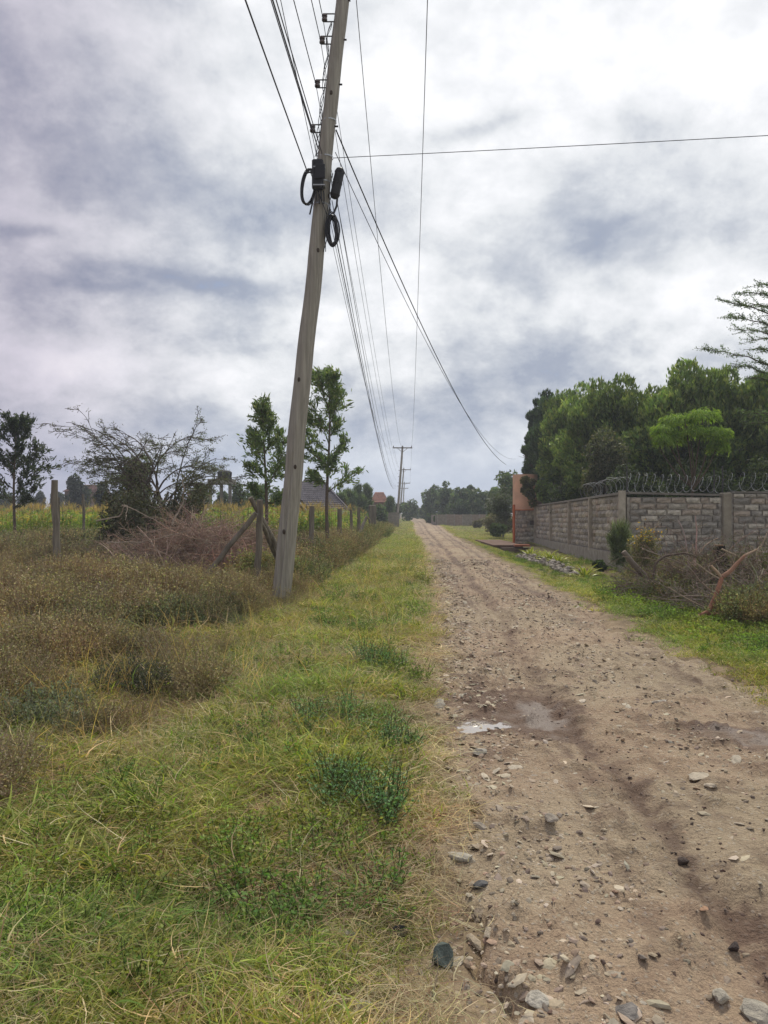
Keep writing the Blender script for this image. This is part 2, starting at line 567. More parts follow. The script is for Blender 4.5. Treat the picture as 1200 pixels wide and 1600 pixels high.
xs = np.unique(np.concatenate([np.arange(-9, 9.01, 0.09), -9 - np.geomspace(0.15, 1700, 60), 9 + np.geomspace(0.15, 1700, 60)]))
ys = np.unique(np.concatenate([-np.geomspace(0.3, 300, 16), np.arange(0, 14, 0.09), 14 + np.geomspace(0.1, 2400, 150)]))
gv, gf = grid_mesh(xs, ys, lambda X, Y: ground_h(X, Y) - 0.12 * inside(X, Y))
far = sm(gv[:, 1], 30, 90)
gn = fbm(gv[:, 0], gv[:, 1], 0.5, 3, 4)
soil = np.array([0.15, 0.105, 0.07]); turf = np.array([0.135, 0.14, 0.055]); dry = np.array([0.22, 0.17, 0.115])
tm = np.clip(sm(gn, 0.35, 0.6) * 0.7 + far * 0.6, 0, 1)[:, None]
gc = soil * (1 - tm) + turf * tm
dm = (sm(-gv[:, 0] + 0.06 * gv[:, 1], 1.9, 2.8) * sm(gv[:, 1], 4, 6) * (1 - sm(gv[:, 1], 22, 40)) * 0.8)[:, None]
gc = gc * (1 - dm) + dry * dm
ed_ = np.minimum(np.abs(gv[:, 0] - road_l(gv[:, 1])), np.abs(gv[:, 0] - road_r(gv[:, 1]))) + (fbm(gv[:, 0], gv[:, 1], 2.6, 90, 4) - .5) * .7
ed_ = np.where((gv[:, 0] > road_l(gv[:, 1])) & (gv[:, 0] < road_r(gv[:, 1])), 0, ed_)
em = (1 - sm(ed_, .1, .5))[:, None]
gc = gc * (1 - em) + np.array([.30, .235, .165]) * em
g = Geo().add(gv, gf, gc)
tag(g.obj('ground', soil_material(), smooth=True), kind='structure')

# ================================================================ dirt road
def road_material():
    m = bpy.data.materials.new('rutted murram'); m.use_nodes = True
    t = NT(m.node_tree)
    pos = t.n('ShaderNodeNewGeometry').outputs['Position']
    a = t.n('ShaderNodeAttribute', attribute_name='col')
    sp = t.n('ShaderNodeSeparateColor'); t.l(a.outputs['Color'], sp.inputs[0])
    damp, wet, red = sp.outputs[0], sp.outputs[1], sp.outputs[2]
    n0 = t.noise(pos, 0.8, 5, 0.6); n1 = t.noise(pos, 4.5, 6, 0.7); n2 = t.noise(pos, 26, 5, 0.75); n3 = t.noise(pos, 110, 3, 0.7)
    c = t.mix(t.rng(n0, 0.35, 0.65), (0.42, 0.33, 0.225), (0.36, 0.285, 0.19))
    c = t.mix(t.m('MULTIPLY', red, t.rng(n1, 0.3, 0.7)), c, (0.38, 0.265, 0.18))
    c = t.mix(t.rng(n1, 0.52, 0.72, 0, 0.65), c, (0.22, 0.165, 0.11))
    c = t.mix(t.rng(n2, 0.56, 0.70, 0, 0.8), c, (0.50, 0.44, 0.33))
    c = t.mix(t.rng(n2, 0.30, 0.42, 0.75, 0), c, (0.15, 0.11, 0.08))
    vo = t.n('ShaderNodeTexVoronoi'); vo.inputs['Scale'].default_value = 45; t.l(pos, vo.inputs['Vector'])
    vs_ = t.n('ShaderNodeSeparateColor'); t.l(vo.outputs['Color'], vs_.inputs[0])
    c = t.mix(t.m('MULTIPLY', t.rng(vs_.outputs[0], 0.75, 0.8), t.rng(vo.outputs['Distance'], 0.25, 0.4, .7, 0)), c, (0.42, 0.37, 0.30))
    c = t.vm('SCALE', c, t.rng(n3, 0.3, 0.7, 0.8, 1.2))
    c = t.mix(damp, c, t.mix(1.0, c, (0.42, 0.36, 0.36), 'MULTIPLY'))
    c = t.mix(wet, c, (0.16, 0.13, 0.11))
    b = t.n('ShaderNodeBsdfPrincipled'); t.l(c, b.inputs['Base Color'])
    t.l(t.m('SUBTRACT', 0.95, t.m('ADD', t.m('MULTIPLY', damp, 0.15), t.m('MULTIPLY', wet, 0.62))), b.inputs['Roughness'])
    b.inputs['Specular IOR Level'].default_value = 0.35
    bn = t.n('ShaderNodeBump'); bn.inputs['Distance'].default_value = 0.035
    t.l(t.m('SUBTRACT', 1.0, t.m('MULTIPLY', wet, 0.75)), bn.inputs['Strength'])
    hh = t.m('ADD', t.m('MULTIPLY', n2, 0.8), t.m('MULTIPLY', n3, 0.25))
    hh = t.m('ADD', hh, t.m('MULTIPLY', n1, 0.6))
    hh = t.m('SUBTRACT', hh, t.m('MULTIPLY', vo.outputs['Distance'], 0.25))
    t.l(hh, bn.inputs['Height']); t.l(bn.outputs[0], b.inputs['Normal'])
    t.l(b.outputs[0], t.n('ShaderNodeOutputMaterial').inputs[0])
    return m


us = np.linspace(-0.18, 1.18, 160)
yr = np.concatenate([np.arange(0.3, 8, 0.028), 8 + np.cumsum(np.geomspace(0.03, 2.2, 330))])
yr = yr[yr < 230]
yr = np.concatenate([-np.geomspace(0.2, 60, 20)[::-1], yr])
U, Y = np.meshgrid(us, yr)
X = road_l(Y) + U * (road_r(Y) - road_l(Y))
Z = road_h(X, Y)
ny, nx = X.shape
i = np.arange(ny - 1)[:, None] * nx + np.arange(nx - 1)[None, :]
rf = np.stack([i, i + 1, i + nx + 1, i + nx], -1).reshape(-1, 4)
w1 = 0.06 * np.sin(Y * 0.7) + 0.04 * np.sin(Y * 1.9)
nn = fbm(X, Y, 1.3, 61, 4); nf = fbm(X, Y, 6, 66, 3)
nh = fbm(X, Y, 17, 67, 3)
damp = np.exp(-((U - 0.36 - w1 * 0.3 - (nf - .5) * .07 - (nh - .5) * .03) / 0.034) ** 2) * np.maximum(.35 + .5 * sm(nn, 0.25, 0.55), 1 - sm(Y, 5, 8)) * (.55 + .6 * sm(nh, .3, .6)) * (1 - .45 * sm(Y, 8, 13))
damp += (sm(Y, 9, 14) * .55) * sum(np.exp(-((U - c_ - w1 * .3 - (nn - .5) * .05) / .03) ** 2) for c_ in (.22, .40, .70, .86))
damp += sm(Y, 10, 16) * .35 * sm(fbm(X, Y * .5, 1.6, 64, 3), .45, .6)
damp += np.exp(-((U - 0.84 + w1 * 0.3) / 0.05) ** 2) * sm(nn, 0.4, 0.65) * 0.6
damp += np.exp(-((U - 0.14) / 0.07) ** 2) * sm(nn, 0.42, 0.66) * sm(Y, 3.5, 6) * 0.6
damp += sm(nf, 0.60, 0.75) * 0.4
for ul, aa in ((.25, .5), (.29, .45), (.43, .5), (.47, .4), (.72, .5), (.76, .45), (.9, .45), (.95, .4)):
    damp += aa * np.exp(-((U - ul - w1 * .25 - (nf - .5) * .02) / 0.010) ** 2) * sm(fbm(X, Y, .7, int(ul * 100), 3), .42, .6)
wet = np.zeros_like(X)
for (cx, cy, rx, ry, dp) in PUD:
    q = ((X - cx) / rx) ** 2 + ((Y - cy) / ry) ** 2
    wet = np.maximum(wet, sm(-q + (nf - .5) * 4.0, -1.4, 0.1) * (.9 if cx < 1 else .62))
    damp = damp + 0.8 * sm(-q + (nf - .5) * 2, -3.6, -1.2)
damp = damp + 0.5 * sm(nf + nn, 1.0, 1.25) * sm(Y, 4, 6) * (1 - sm(Y, 8, 11)) * (1 - sm(X, .9, 1.3))
red = sm(fbm(X, Y, 0.9, 71, 3), 0.4, 0.62)
rc = np.stack([np.clip(damp, 0, 1), np.clip(wet, 0, 1), red], -1).reshape(-1, 3)
g = Geo().add(np.stack([X, Y, Z], -1).reshape(-1, 3), rf, rc)
tag(g.obj('dirt_road', road_material(), smooth=True), kind='structure')

# puddles: flat water sheets, irregular outline
m_water = bpy.data.materials.new('muddy water'); m_water.use_nodes = True
t = NT(m_water.node_tree)
b = t.n('ShaderNodeBsdfPrincipled'); b.inputs['Base Color'].default_value = (0.30, 0.25, 0.20, 1)
b.inputs['Roughness'].default_value = 0.02; b.inputs['IOR'].default_value = 1.33; b.inputs['Specular IOR Level'].default_value = 1.0
b.inputs['Coat Weight'].default_value = 1.0; b.inputs['Coat Roughness'].default_value = 0.02; b.inputs['Coat IOR'].default_value = 1.6
t.l(b.outputs[0], t.n('ShaderNodeOutputMaterial').inputs[0])


def puddle(cx, cy, rx, ry, seed, z):
    th = np.linspace(0, 2 * math.pi, 48, endpoint=False)
    r = 0.75 + 0.5 * (vnoise(np.cos(th) * 2 + 5, np.sin(th) * 2 + 5, 1.3, seed)) + 0.2 * vnoise(np.cos(th) * 6, np.sin(th) * 6, 1, seed + 3)
    v = np.vstack([[cx, cy, z], np.stack([cx + rx * r * np.cos(th), cy + ry * r * np.sin(th), np.full(48, z)], 1)])
    j = np.arange(48)
    f = np.stack([np.zeros(48, int), 1 + j, 1 + (j + 1) % 48], 1)
    tag(Geo().add(v, f).obj('puddle', m_water), kind='structure')


puddle(0.67, 5.28, 0.17, 0.15, 3, float(road_h(0.67, 5.28)) + 0.024)
puddle(0.86, 5.33, 0.05, 0.07, 5, float(road_h(0.86, 5.33)) + 0.008)

# ================================================================ stones
ICO_V = []
_t = (1 + 5 ** .5) / 2
for a_, b_ in ((-1, _t), (1, _t), (-1, -_t), (1, -_t)):
    ICO_V.append((a_, b_, 0))
for a_, b_ in ((-1, _t), (1, _t), (-1, -_t), (1, -_t)):
    ICO_V.append((0, a_, b_))
for a_, b_ in ((_t, -1), (_t, 1), (-_t, -1), (-_t, 1)):
    ICO_V.append((a_, 0, b_))
ICO_V = np.array(ICO_V) / math.hypot(1, _t)
ICO_F = np.array([[0, 11, 5], [0, 5, 1], [0, 1, 7], [0, 7, 10], [0, 10, 11], [1, 5, 9], [5, 11, 4], [11, 10, 2], [10, 7, 6], [7, 1, 8],
                  [3, 9, 4], [3, 4, 2], [3, 2, 6], [3, 6, 8], [3, 8, 9], [4, 9, 5], [2, 4, 11], [6, 2, 10], [8, 6, 7], [9, 8, 1]])


def stones(g, cx, cy, size, rs, cols, flat=0.45, sink=0.5, hf=surf_h):
    n = len(cx)
    v = np.tile(ICO_V[None], (n, 1, 1)) * (0.72 + 0.56 * rs.random((n, 12, 1)))
    sc = np.stack([0.8 + 0.5 * rs.random(n), 0.55 + 0.4 * rs.random(n), flat * (0.6 + 0.8 * rs.random(n))], 1)[:, None, :]
    v = v * sc * size[:, None, None] * 0.5
    tl = rs.normal(size=(n, 2)) * 0.25
    v[:, :, 2] += v[:, :, 0] * tl[:, :1] + v[:, :, 1] * tl[:, 1:]
    a = rs.random(n) * 6.283
    ca, sa = np.cos(a)[:, None], np.sin(a)[:, None]
    x = v[:, :, 0] * ca - v[:, :, 1] * sa; y = v[:, :, 0] * sa + v[:, :, 1] * ca
    z = v[:, :, 2] + (hf(cx, cy) + size * flat * 0.5 * (0.5 - sink))[:, None]
    V = np.stack([x + cx[:, None], y + cy[:, None], z], -1).reshape(-1, 3)
    F = (ICO_F[None] + (np.arange(n) * 12)[:, None, None]).reshape(-1, 3)
    g.add(V, F, np.repeat(cols, 12, 0))


rs = np.random.RandomState(4)
N = 130000
cy = 1.6 + 22 * rs.random(N) ** 1.7
u = rs.random(N) * 1.1 - 0.07
cx = road_l(cy) + u * (road_r(cy) - road_l(cy))
ds = fbm(cx, cy, 1.2, 81, 4)
pr = 0.08 + 0.75 * sm(ds, 0.50, 0.72) + 0.8 * np.exp(-((u - 0.10) / 0.12) ** 2) + 0.3 * np.exp(-((u - 0.6) / 0.12) ** 2)
pr *= 1 - 0.75 * np.exp(-((u - 0.36) / 0.05) ** 2)
for (qx, qy, rx, ry, dp) in PUD:
    pr = np.where(((cx - qx) / rx) ** 2 + ((cy - qy) / ry) ** 2 < 1.0, 0.03, pr)
k = rs.random(N) < pr * 0.55
cx, cy = cx[k], cy[k]; n = len(cx)
size = (0.005 + 0.028 * rs.random(n) ** 4.5) * (1 + cy / 14)
PALE = [(0.40, 0.33, 0.24), (0.35, 0.28, 0.20), (0.44, 0.38, 0.29), (0.26, 0.21, 0.16), (0.32, 0.235, 0.165), (0.20, 0.165, 0.13)]
gs = Geo(); stones(gs, cx, cy, size, rs, pick(rs, n, PALE, 0.2, 0.05), 0.42)
m_pebble = M('pebble', vcol=True, var=0.2, vscale=60, bump=0.4, bscale=120, bdist=0.005, rough=0.9)
tag(gs.obj('gravel', m_pebble), 'loose pale gravel strewn over the rutted dirt road', 'gravel', kind='stuff')
N = 1500
cy = 1.9 + 16 * rs.random(N) ** 1.35
u = np.where(rs.random(N) < .4, rs.normal(size=N) * .06 + .1, rs.random(N)); cx = road_l(cy) + u * (road_r(cy) - road_l(cy))
k = (np.abs(u - .36) > .06) & (fbm(cx, cy, 1.4, 85, 3) > .40); cx, cy = cx[k], cy[k]; N = len(cx)
gs = Geo(); stones(gs, cx, cy, (.025 + .055 * rs.random(N) ** 2.2) * (1 + cy / 25) * .9, rs, pick(rs, N, [(0.44, 0.38, 0.29), (0.38, 0.32, 0.24), (0.30, 0.25, 0.19), (0.48, 0.42, 0.31)], .15, .05), .22, .55)
tag(gs.obj('stone_chips', m_pebble), 'flat broken stone chips bedded in the dirt road surface', 'gravel', kind='stuff')
# dark clods of mud along the ruts
N = 1500
cy = 2.0 + 12 * rs.random(N) ** 1.4
w1 = 0.06 * np.sin(cy * 0.7) + 0.04 * np.sin(cy * 1.9)
u = np.where(rs.random(N) < 0.65, 0.36 + w1 * .3 + rs.normal(size=N) * 0.05, rs.random(N))
cx = road_l(cy) + u * (road_r(cy) - road_l(cy))
size = (0.006 + 0.024 * rs.random(N) ** 3.5)
gs = Geo(); stones(gs, cx, cy, size, rs, pick(rs, N, [(0.10, 0.07, 0.055), (0.13, 0.09, 0.07), (0.08, 0.06, 0.05)], 0.2, 0.05), 0.5, 0.45)
tag(gs.obj('mud_clods', m_pebble), 'dark crumbled mud clods along the wheel ruts', 'mud', kind='stuff')

# single stones: (px, py, width px, colour, label)
def gpt(px, py):
    Y = EYE * 1150 / (py - 800)
    for _ in range(4):
        X = (px - 600) / 1150 * Y
        Y = (EYE - float(surf_h(X, Y))) * 1150 / (py - 800)
    return (px - 600) / 1150 * Y, Y


def ico2():
    """subdivided icosphere (42 verts)"""
    v = [tuple(x) for x in ICO_V]; cache = {}; F = []
    def mid(a, b):
        key = (min(a, b), max(a, b))
        if key not in cache:
            p = (np.array(v[a]) + np.array(v[b])) / 2; p /= np.linalg.norm(p)
            cache[key] = len(v); v.append(tuple(p))
        return cache[key]
    for a, b, c in ICO_F:
        ab, bc, ca = mid(a, b), mid(b, c), mid(c, a)
        F += [[a, ab, ca], [b, bc, ab], [c, ca, bc], [ab, bc, ca]]
    return np.array(v), np.array(F)


I2V, I2F = ico2()


def rock(name, x, y, w_, ratio, flat, col, seed, label, cat='stone', group=None, up=0.25, rz=None, mat=None):
    r_ = np.random.RandomState(seed)
    v = I2V.copy()
    for _ in range(7):                       # chip flat faces off the ball
        dn = r_.normal(size=3); dn /= np.linalg.norm(dn)
        lim = 0.45 + 0.35 * r_.random()
        dd = v @ dn
        v = v - np.maximum(dd - lim, 0)[:, None] * dn
    v = v * (1 + 0.07 * r_.normal(size=(len(v), 1)))
    v = v * np.array([1, ratio, flat]) * w_ / 2 / 0.8
    v[:, 2] += v[:, 0] * r_.normal() * 0.12
    c = np.array(col) * (1 + 0.15 * r_.normal(size=(len(v), 1)))
    g_ = Geo().add(v, I2F, np.clip(c, 0.01, 1))
    o = g_.obj(name, mat or m_stone, loc=(x, y, float(surf_h(x, y)) + w_ * flat * up))
    o.rotation_euler = (0, 0, r_.random() * 6 if rz is None else rz)
    return tag(o, label, cat, group)


LGR = (0.42, 0.39, 0.33); DGR = (0.05, 0.052, 0.055); TAN = (0.40, 0.33, 0.24)
ROCKS = [
    (690, 1503, 40, (0.115, 0.14, 0.125), .8, .75, 'dark grey green broken rock with pale top at the lower road edge'),
    (538, 1466, 34, LGR, .9, .55, 'pale knobbly stone lying in the grass left of the dark rock'),
    (560, 1580, 42, LGR, .7, .5, 'pale cracked stone in the grass at the bottom edge of the photo'),
    (625, 1466, 34, DGR, .8, .7, 'black rounded stone half hidden in grass near the road edge'),
    (610, 1532, 30, (0.45, 0.38, 0.27), .7, .3, 'flat tan stone in grass below the black stone'),
    (838, 1566, 34, LGR, .8, .45, 'pale angular stone on the bottom part of the road'),
    (718, 1340, 34, LGR, .7, .35, 'pale grey flat stone where grass meets gravel'),
    (752, 1385, 20, (0.11, 0.11, 0.11), .8, .4, 'small dark blue grey stone beside the gravel strip'),
    (750, 1293, 20, (0.32, 0.28, 0.23), .9, .4, 'small grey stone on the left side of the road'),
    (1092, 1215, 48, (0.46, 0.40, 0.31), .5, .15, 'large flat tan stone pressed into the right of the road'),
    (862, 1296, 20, (0.32, 0.28, 0.23), .9, .4, 'grey stone beside a patch of fine grey chips mid road'),
    (1150, 1188, 36, (0.42, 0.37, 0.29), .4, .15, 'long flat tan stone at the right road edge below the puddle'),
    (748, 1178, 24, LGR, .7, .4, 'pale stone just below the bright puddle'),
    (686, 1103, 28, LGR, .7, .35, 'pale stone at the grass edge left of the bright puddle'),
    (1030, 1098, 18, LGR, .7, .35, 'small pale stone in the right half of the road above the big flat one'),
    (1180, 1590, 60, (0.36, 0.33, 0.27), .7, .4, 'grey slab stone at the bottom right corner of the road'),
    (1125, 1570, 30, (0.36, 0.33, 0.27), .7, .45, 'grey stone left of the corner slab'),
    (1098, 1432, 24, (0.36, 0.22, 0.14), .6, .15, 'flat orange brown chip beside the dark wheel rut'),
    (1147, 1491, 20, (0.07, 0.055, 0.05), .7, .6, 'dark brown lump of earth right of the wheel rut'),
    (1066, 1349, 22, (0.09, 0.07, 0.06), .7, .5, 'dark clod lying right of the rut in the lower road'),
    (658, 1213, 18, (0.5, 0.48, 0.45), .9, .6, 'small white stone in the grass right of the feathery weed'),
    (985, 1582, 36, (0.19, 0.175, 0.16), .8, .25, 'dark grey stone bedded in the road at the bottom edge'),
]
ROCKXY = []
for q, (px, py, wpx, col, ra, fl, lb) in enumerate(ROCKS):
    x, y = gpt(px, py); ROCKXY.append((x, y, wpx / 1150 * y))
    rock('rock' if wpx > 30 else 'stone', x, y, wpx / 1150 * y * 1.05, ra, fl, col, 100 + q, lb)
# medium stones nothing tells apart
for q in range(46):
    y = 2.5 + 9 * rs.random() ** 1.2
    u_ = rs.random() ** 1.3 if rs.random() < .7 else .1 * rs.random()
    x = float(road_l(y) + u_ * (road_r(y) - road_l(y)))
    if abs(u_ - .36) < .05: continue
    rock('stone', x, y, 0.035 + 0.04 * rs.random(), .75, .35, PALE[rs.randint(0, 4)], 300 + q,
         'small pale chip of stone bedded in the dirt road', group='pale stone chips on the dirt road', up=.05)

# black stick across the verge
x, y = gpt(573, 1080)
g = Geo(); tube(g, [(x - .17, y - .02, surf_h(x, y) + .06), (x - .05, y, surf_h(x, y) + .075), (x + .1, y + .01, surf_h(x, y) + .06), (x + .2, y - .03, surf_h(x, y) + .05)], [.007, .008, .007, .004], 5, (.03, .03, .03))
tag(g.obj('stick', m_twig), 'thin black stick lying across the green verge', 'stick')
# ================================================================ wooden pole by the road
PY = 13.2
pole_a = np.array([(437 - 600) / 1150 * PY, PY, -0.25]); 
def pole_at(z):
    """centre of the leaning pole at height z"""
    b0 = np.array([(438 - 600) / 1150 * PY, PY, 0.0]); t0 = np.array([(534 - 600) / 1150 * PY, PY, EYE + 800 / 1150 * PY])
    return b0 + (t0 - b0) * (z / t0[2])
def pole_r(z): return 0.172 - 0.0052 * z

pole = thing('utility_pole', 'tall weathered wooden pole leaning right in the grass beside the dirt road', 'utility pole', tuple(pole_at(0)))
PO = Vector(pole_at(0))
def loc(g_, name, mat, parent=pole, off=None, smooth=False):
    """mesh built in world coordinates, parented to a thing that stands at off"""
    off = PO if off is None else Vector(off)
    g_.v = [v - np.array(off) for v in g_.v]
    return g_.obj(name, mat, parent, smooth)

m_pole = M('pole wood', (0.36, 0.335, 0.28), vcol=True, var=0.25, vscale=3, stretch=(9, 9, 0.35), bump=0.7, bscale=8, col2=(0.25, 0.23, 0.19), bdist=0.015)
rs = np.random.RandomState(8)
zs = np.concatenate([np.linspace(-0.25, 11.9, 60)])
g = Geo()
pts = np.array([pole_at(z) for z in zs]); pts[:, 0] += 0.012 * np.sin(zs * 1.3) + 0.006 * np.sin(zs * 3.7)
k = 28
th = np.linspace(0, 2 * math.pi, k, endpoint=False)
ring = np.array([pole_r(z) for z in zs])[:, None] * (1 + 0.03 * np.sin(3 * th)[None, :] + 0.015 * np.sin(7 * th)[None] + 0.02 * (rs.random((60, k)) - .5))
# drying checks: deep narrow grooves that run along the grain
for (ja, z0, z1, dep) in ((20, -0.3, 2.6, .16), (22, 0.2, 1.5, .10), (17, 3.0, 5.2, .06), (25, 5.5, 8.5, .07), (15, 0.6, 1.7, .05)):
    mz = (zs > z0) & (zs < z1)
    ring[mz, ja] *= 1 - dep
v = pts[:, None, :] + np.stack([ring * np.cos(th), ring * np.sin(th), np.zeros_like(ring)], -1)
i = np.arange(59)[:, None] * k; j = np.arange(k)[None]; j2 = (j + 1) % k
f = np.stack([i + j, i + j2, i + k + j2, i + k + j], -1).reshape(-1, 4)
g.add(np.vstack([v.reshape(-1, 3), pts[-1]]), f)
j = np.arange(k); g.f.append(np.stack([59 * k + j, 59 * k + (j + 1) % k, np.full(k, 60 * k)], 1)); g.mi.append(np.zeros(k, int))
loc(g, 'shaft', m_pole)
# knots
for q, (z, a_) in enumerate(((3.9, -1.9), (2.35, -1.3), (6.2, -1.2), (9.0, -1.6), (7.2, -.3), (1.2, -1.8))):
    c = pole_at(z) + np.array([math.cos(a_), math.sin(a_), 0]) * pole_r(z) * 0.98
    g = Geo(); g.add(I2V * np.array([.028, .028, .045]) + c, I2F, (.35, .3, .27)); loc(g, 'knot', m_post)
# crossarm at the very top, three pins
g = Geo(); box(g, -1.45, 1.6, -0.05, 0.05, -0.06, 0.06)
g.v = [v_ + pole_at(11.25) + np.array([0, -0.17, 0]) for v_ in g.v]; loc(g, 'crossarm', m_post)
HV = [pole_at(11.25) + np.array([dx, -0.17, .2]) for dx in (-1.3, 0.14, 1.50)]
for h in HV:
    g = Geo(); tube(g, [h - [0, 0, .2], h - [0, 0, .05]], .012, 6, (1, 1, 1)); tube(g, [h - [0, 0, .12], h - [0, 0, .06], h], [.05, .045, .03], 10, (.35, .2, .15)); loc(g, 'pin_insulator', m_darkmetal)
# four D irons with shackle insulators on the left side
m_por = M('brown porcelain', (0.10, 0.07, 0.06), rough=0.3, spec=0.6, var=0.1)
LV = []
for z in (8.40, 9.20, 9.98, 10.38):
    c = pole_at(z); r = pole_r(z); x1 = c[0] - r; x0 = x1 - 0.17; y_ = PY - 0.05
    d_ = Geo()
    tube(d_, [(x1 + .03, y_, z + .07), (x0, y_, z + .07), (x0 - .015, y_, z + .06), (x0 - .015, y_, z - .06), (x0, y_, z - .07), (x1 + .03, y_, z - .07)], .011, 6)
    dn = loc(d_, 'd_iron', m_darkmetal)
    s_ = Geo(); zz_ = np.array([-.055, -.05, -.02, -.012, .012, .02, .05, .055]); rr_ = np.array([.02, .05, .05, .028, .028, .05, .05, .02])
    tube(s_, np.stack([np.full(8, x0 + .02), np.full(8, y_), z + zz_], 1), rr_, 12)
    loc(s_, 'shackle_insulator', m_por, smooth=False)
    LV.append(np.array([x0 + .02 - .03, y_, z]))
# bolt heads on the right
for z in (10.0, 9.2, 10.7, 8.45):
    c = pole_at(z); g = Geo(); tube(g, [c + [pole_r(z) - .02, -.03, 0], c + [pole_r(z) + .045, -.03, 0]], .016, 6); loc(g, 'bolt', m_darkmetal)
# metal bands
for z in (8.55, 7.9, 7.45, 7.05):
    g = Geo(); c = pole_at(z); tube(g, [c - [0, 0, .012], c + [0, 0, .012]], pole_r(z) + .006, 20, cap=False); loc(g, 'steel_band', m_metal)
# twisted jumper wires running down the left side
g = Geo()
for sd in range(3):
    zz_ = np.linspace(10.3, 7.9, 60)
    pp = np.array([pole_at(z) for z in zz_]); pp[:, 0] -= pole_r(8) + 0.03 + .03 * np.sin(zz_ * (9 + sd) + sd * 2); pp[:, 1] += -.05 + .03 * np.cos(zz_ * (11 + sd) + sd)
    tube(g, pp, .006, 4, cap=False)
for sd in range(2):
    zz_ = np.linspace(7.6, 6.2, 30)
    pp = np.array([pole_at(z) for z in zz_]); pp[:, 0] += pole_r(7) + .02 + .025 * np.sin(zz_ * 8 + sd * 2.5); pp[:, 1] -= .05
    tube(g, pp, .007, 4, cap=False)
loc(g, 'jumper_wire', m_black)


def onp(px, py, y=PY - .16):
    return np.array([(px - 600) / 1150 * y, y, EYE - (py - 800) / 1150 * y])


def closure(name, a, b, r, label, cat, mat=m_black):
    """rounded cylinder between two points"""
    a = np.array(a); b = np.array(b); t_ = np.array([0, .03, .10, .2, .8, .9, .97, 1.0]); r_ = np.array([.5, .8, 1, 1.0, 1.0, 1.0, .8, .5]) * r
    g_ = Geo(); tube(g_, a + (b - a) * t_[:, None], r_, 16)
    for tt in (.14, .5, .86):
        tube(g_, [a + (b - a) * (tt - .012), a + (b - a) * (tt + .012)], r * 1.08, 16)
    return tag(g_.obj(name, mat, smooth=False), label, cat)


m_box = M('black plastic', (0.018, 0.018, 0.02), rough=0.55, var=0.15)
closure('splice_closure', onp(532, 263, PY - .12), onp(522, 310, PY - .12), .085, 'black cylindrical cable closure hanging on the right side of the leaning pole', 'cable closure', m_box)
# junction box strapped on the front left
c0, c1 = onp(494, 246, PY - .2), onp(499, 300, PY - .2)
jb = thing('junction_box', 'black junction box strapped to the leaning pole beside the left cable coil', 'junction box', tuple(c1))
g = Geo(); bevbox(g, .20, .13, .52, .025); g.v = [v_ + (c0 + c1) / 2 - c1 for v_ in g.v]; g.obj('case', m_box, jb)
g = Geo(); bevbox(g, .17, .03, .26, .01, ctr=(.02, -.075, .33)); g.obj('lid', m_box, jb)
for q in range(4):
    g = Geo(); tube(g, [(-.06 + q * .045, 0, .02), (-.05 + q * .045, -.01, -.10), (-.04 + q * .04, 0, -.17 - .04 * (q % 2))], .013, 6); g.obj('cable_gland', m_box, jb)
for z in (.10, .42):
    g = Geo(); box(g, -.105, .105, -.072, .07, z - .01, z + .01); g.obj('strap', m_metal, jb)


def coil(cx, cz, rx, rz, n, y, label, seed, tilt=0.0, th_=.009):
    rs_ = np.random.RandomState(seed); g_ = Geo()
    c_ = np.array([cx, y, cz])
    for q in range(n):
        a_ = np.linspace(0, 2 * math.pi, 36)
        k1 = 1 - (.22 if n < 10 else .62) * rs_.random(); k2 = 1 - (.14 if n < 10 else .25) * rs_.random()
        px_ = rx * k1 * np.cos(a_) + .01 * rs_.normal(); pz_ = rz * k2 * np.sin(a_) + .01 * rs_.normal()
        X_ = px_ * math.cos(tilt) - pz_ * math.sin(tilt); Z_ = px_ * math.sin(tilt) + pz_ * math.cos(tilt)
        tube(g_, np.stack([X_, .04 * rs_.normal() + .03 * np.sin(a_ * 2 + q), Z_], 1) + c_, th_, 5, cap=False)
    return tag(g_.obj('cable_coil', m_black), label, 'cable coil', 'spare cable coils on the leaning pole')


p = onp(482, 291); coil(p[0], p[2], .13, .33, 8, PY - .1, 'black cable coil hung on the left side of the leaning pole', 3, -.12)
p = onp(519, 358); coil(p[0], p[2], .125, .29, 16, PY - .12, 'black cable coil hung lower on the right below the cylinder closure', 5, .03, .011)
for pl_, rr_ in (([onp(527, 310), onp(526, 322), onp(521, 334)], .02), ([onp(516, 318), onp(513, 335), onp(515, 352)], .012), ([onp(490, 308), onp(487, 322), onp(484, 335)], .015)):
    g = Geo(); tube(g, pl_, rr_, 6); loc(g, 'cable_tail', m_black)

# ================================================================ far poles
PD = np.array([0.034, 1.0, 0])          # direction of the line


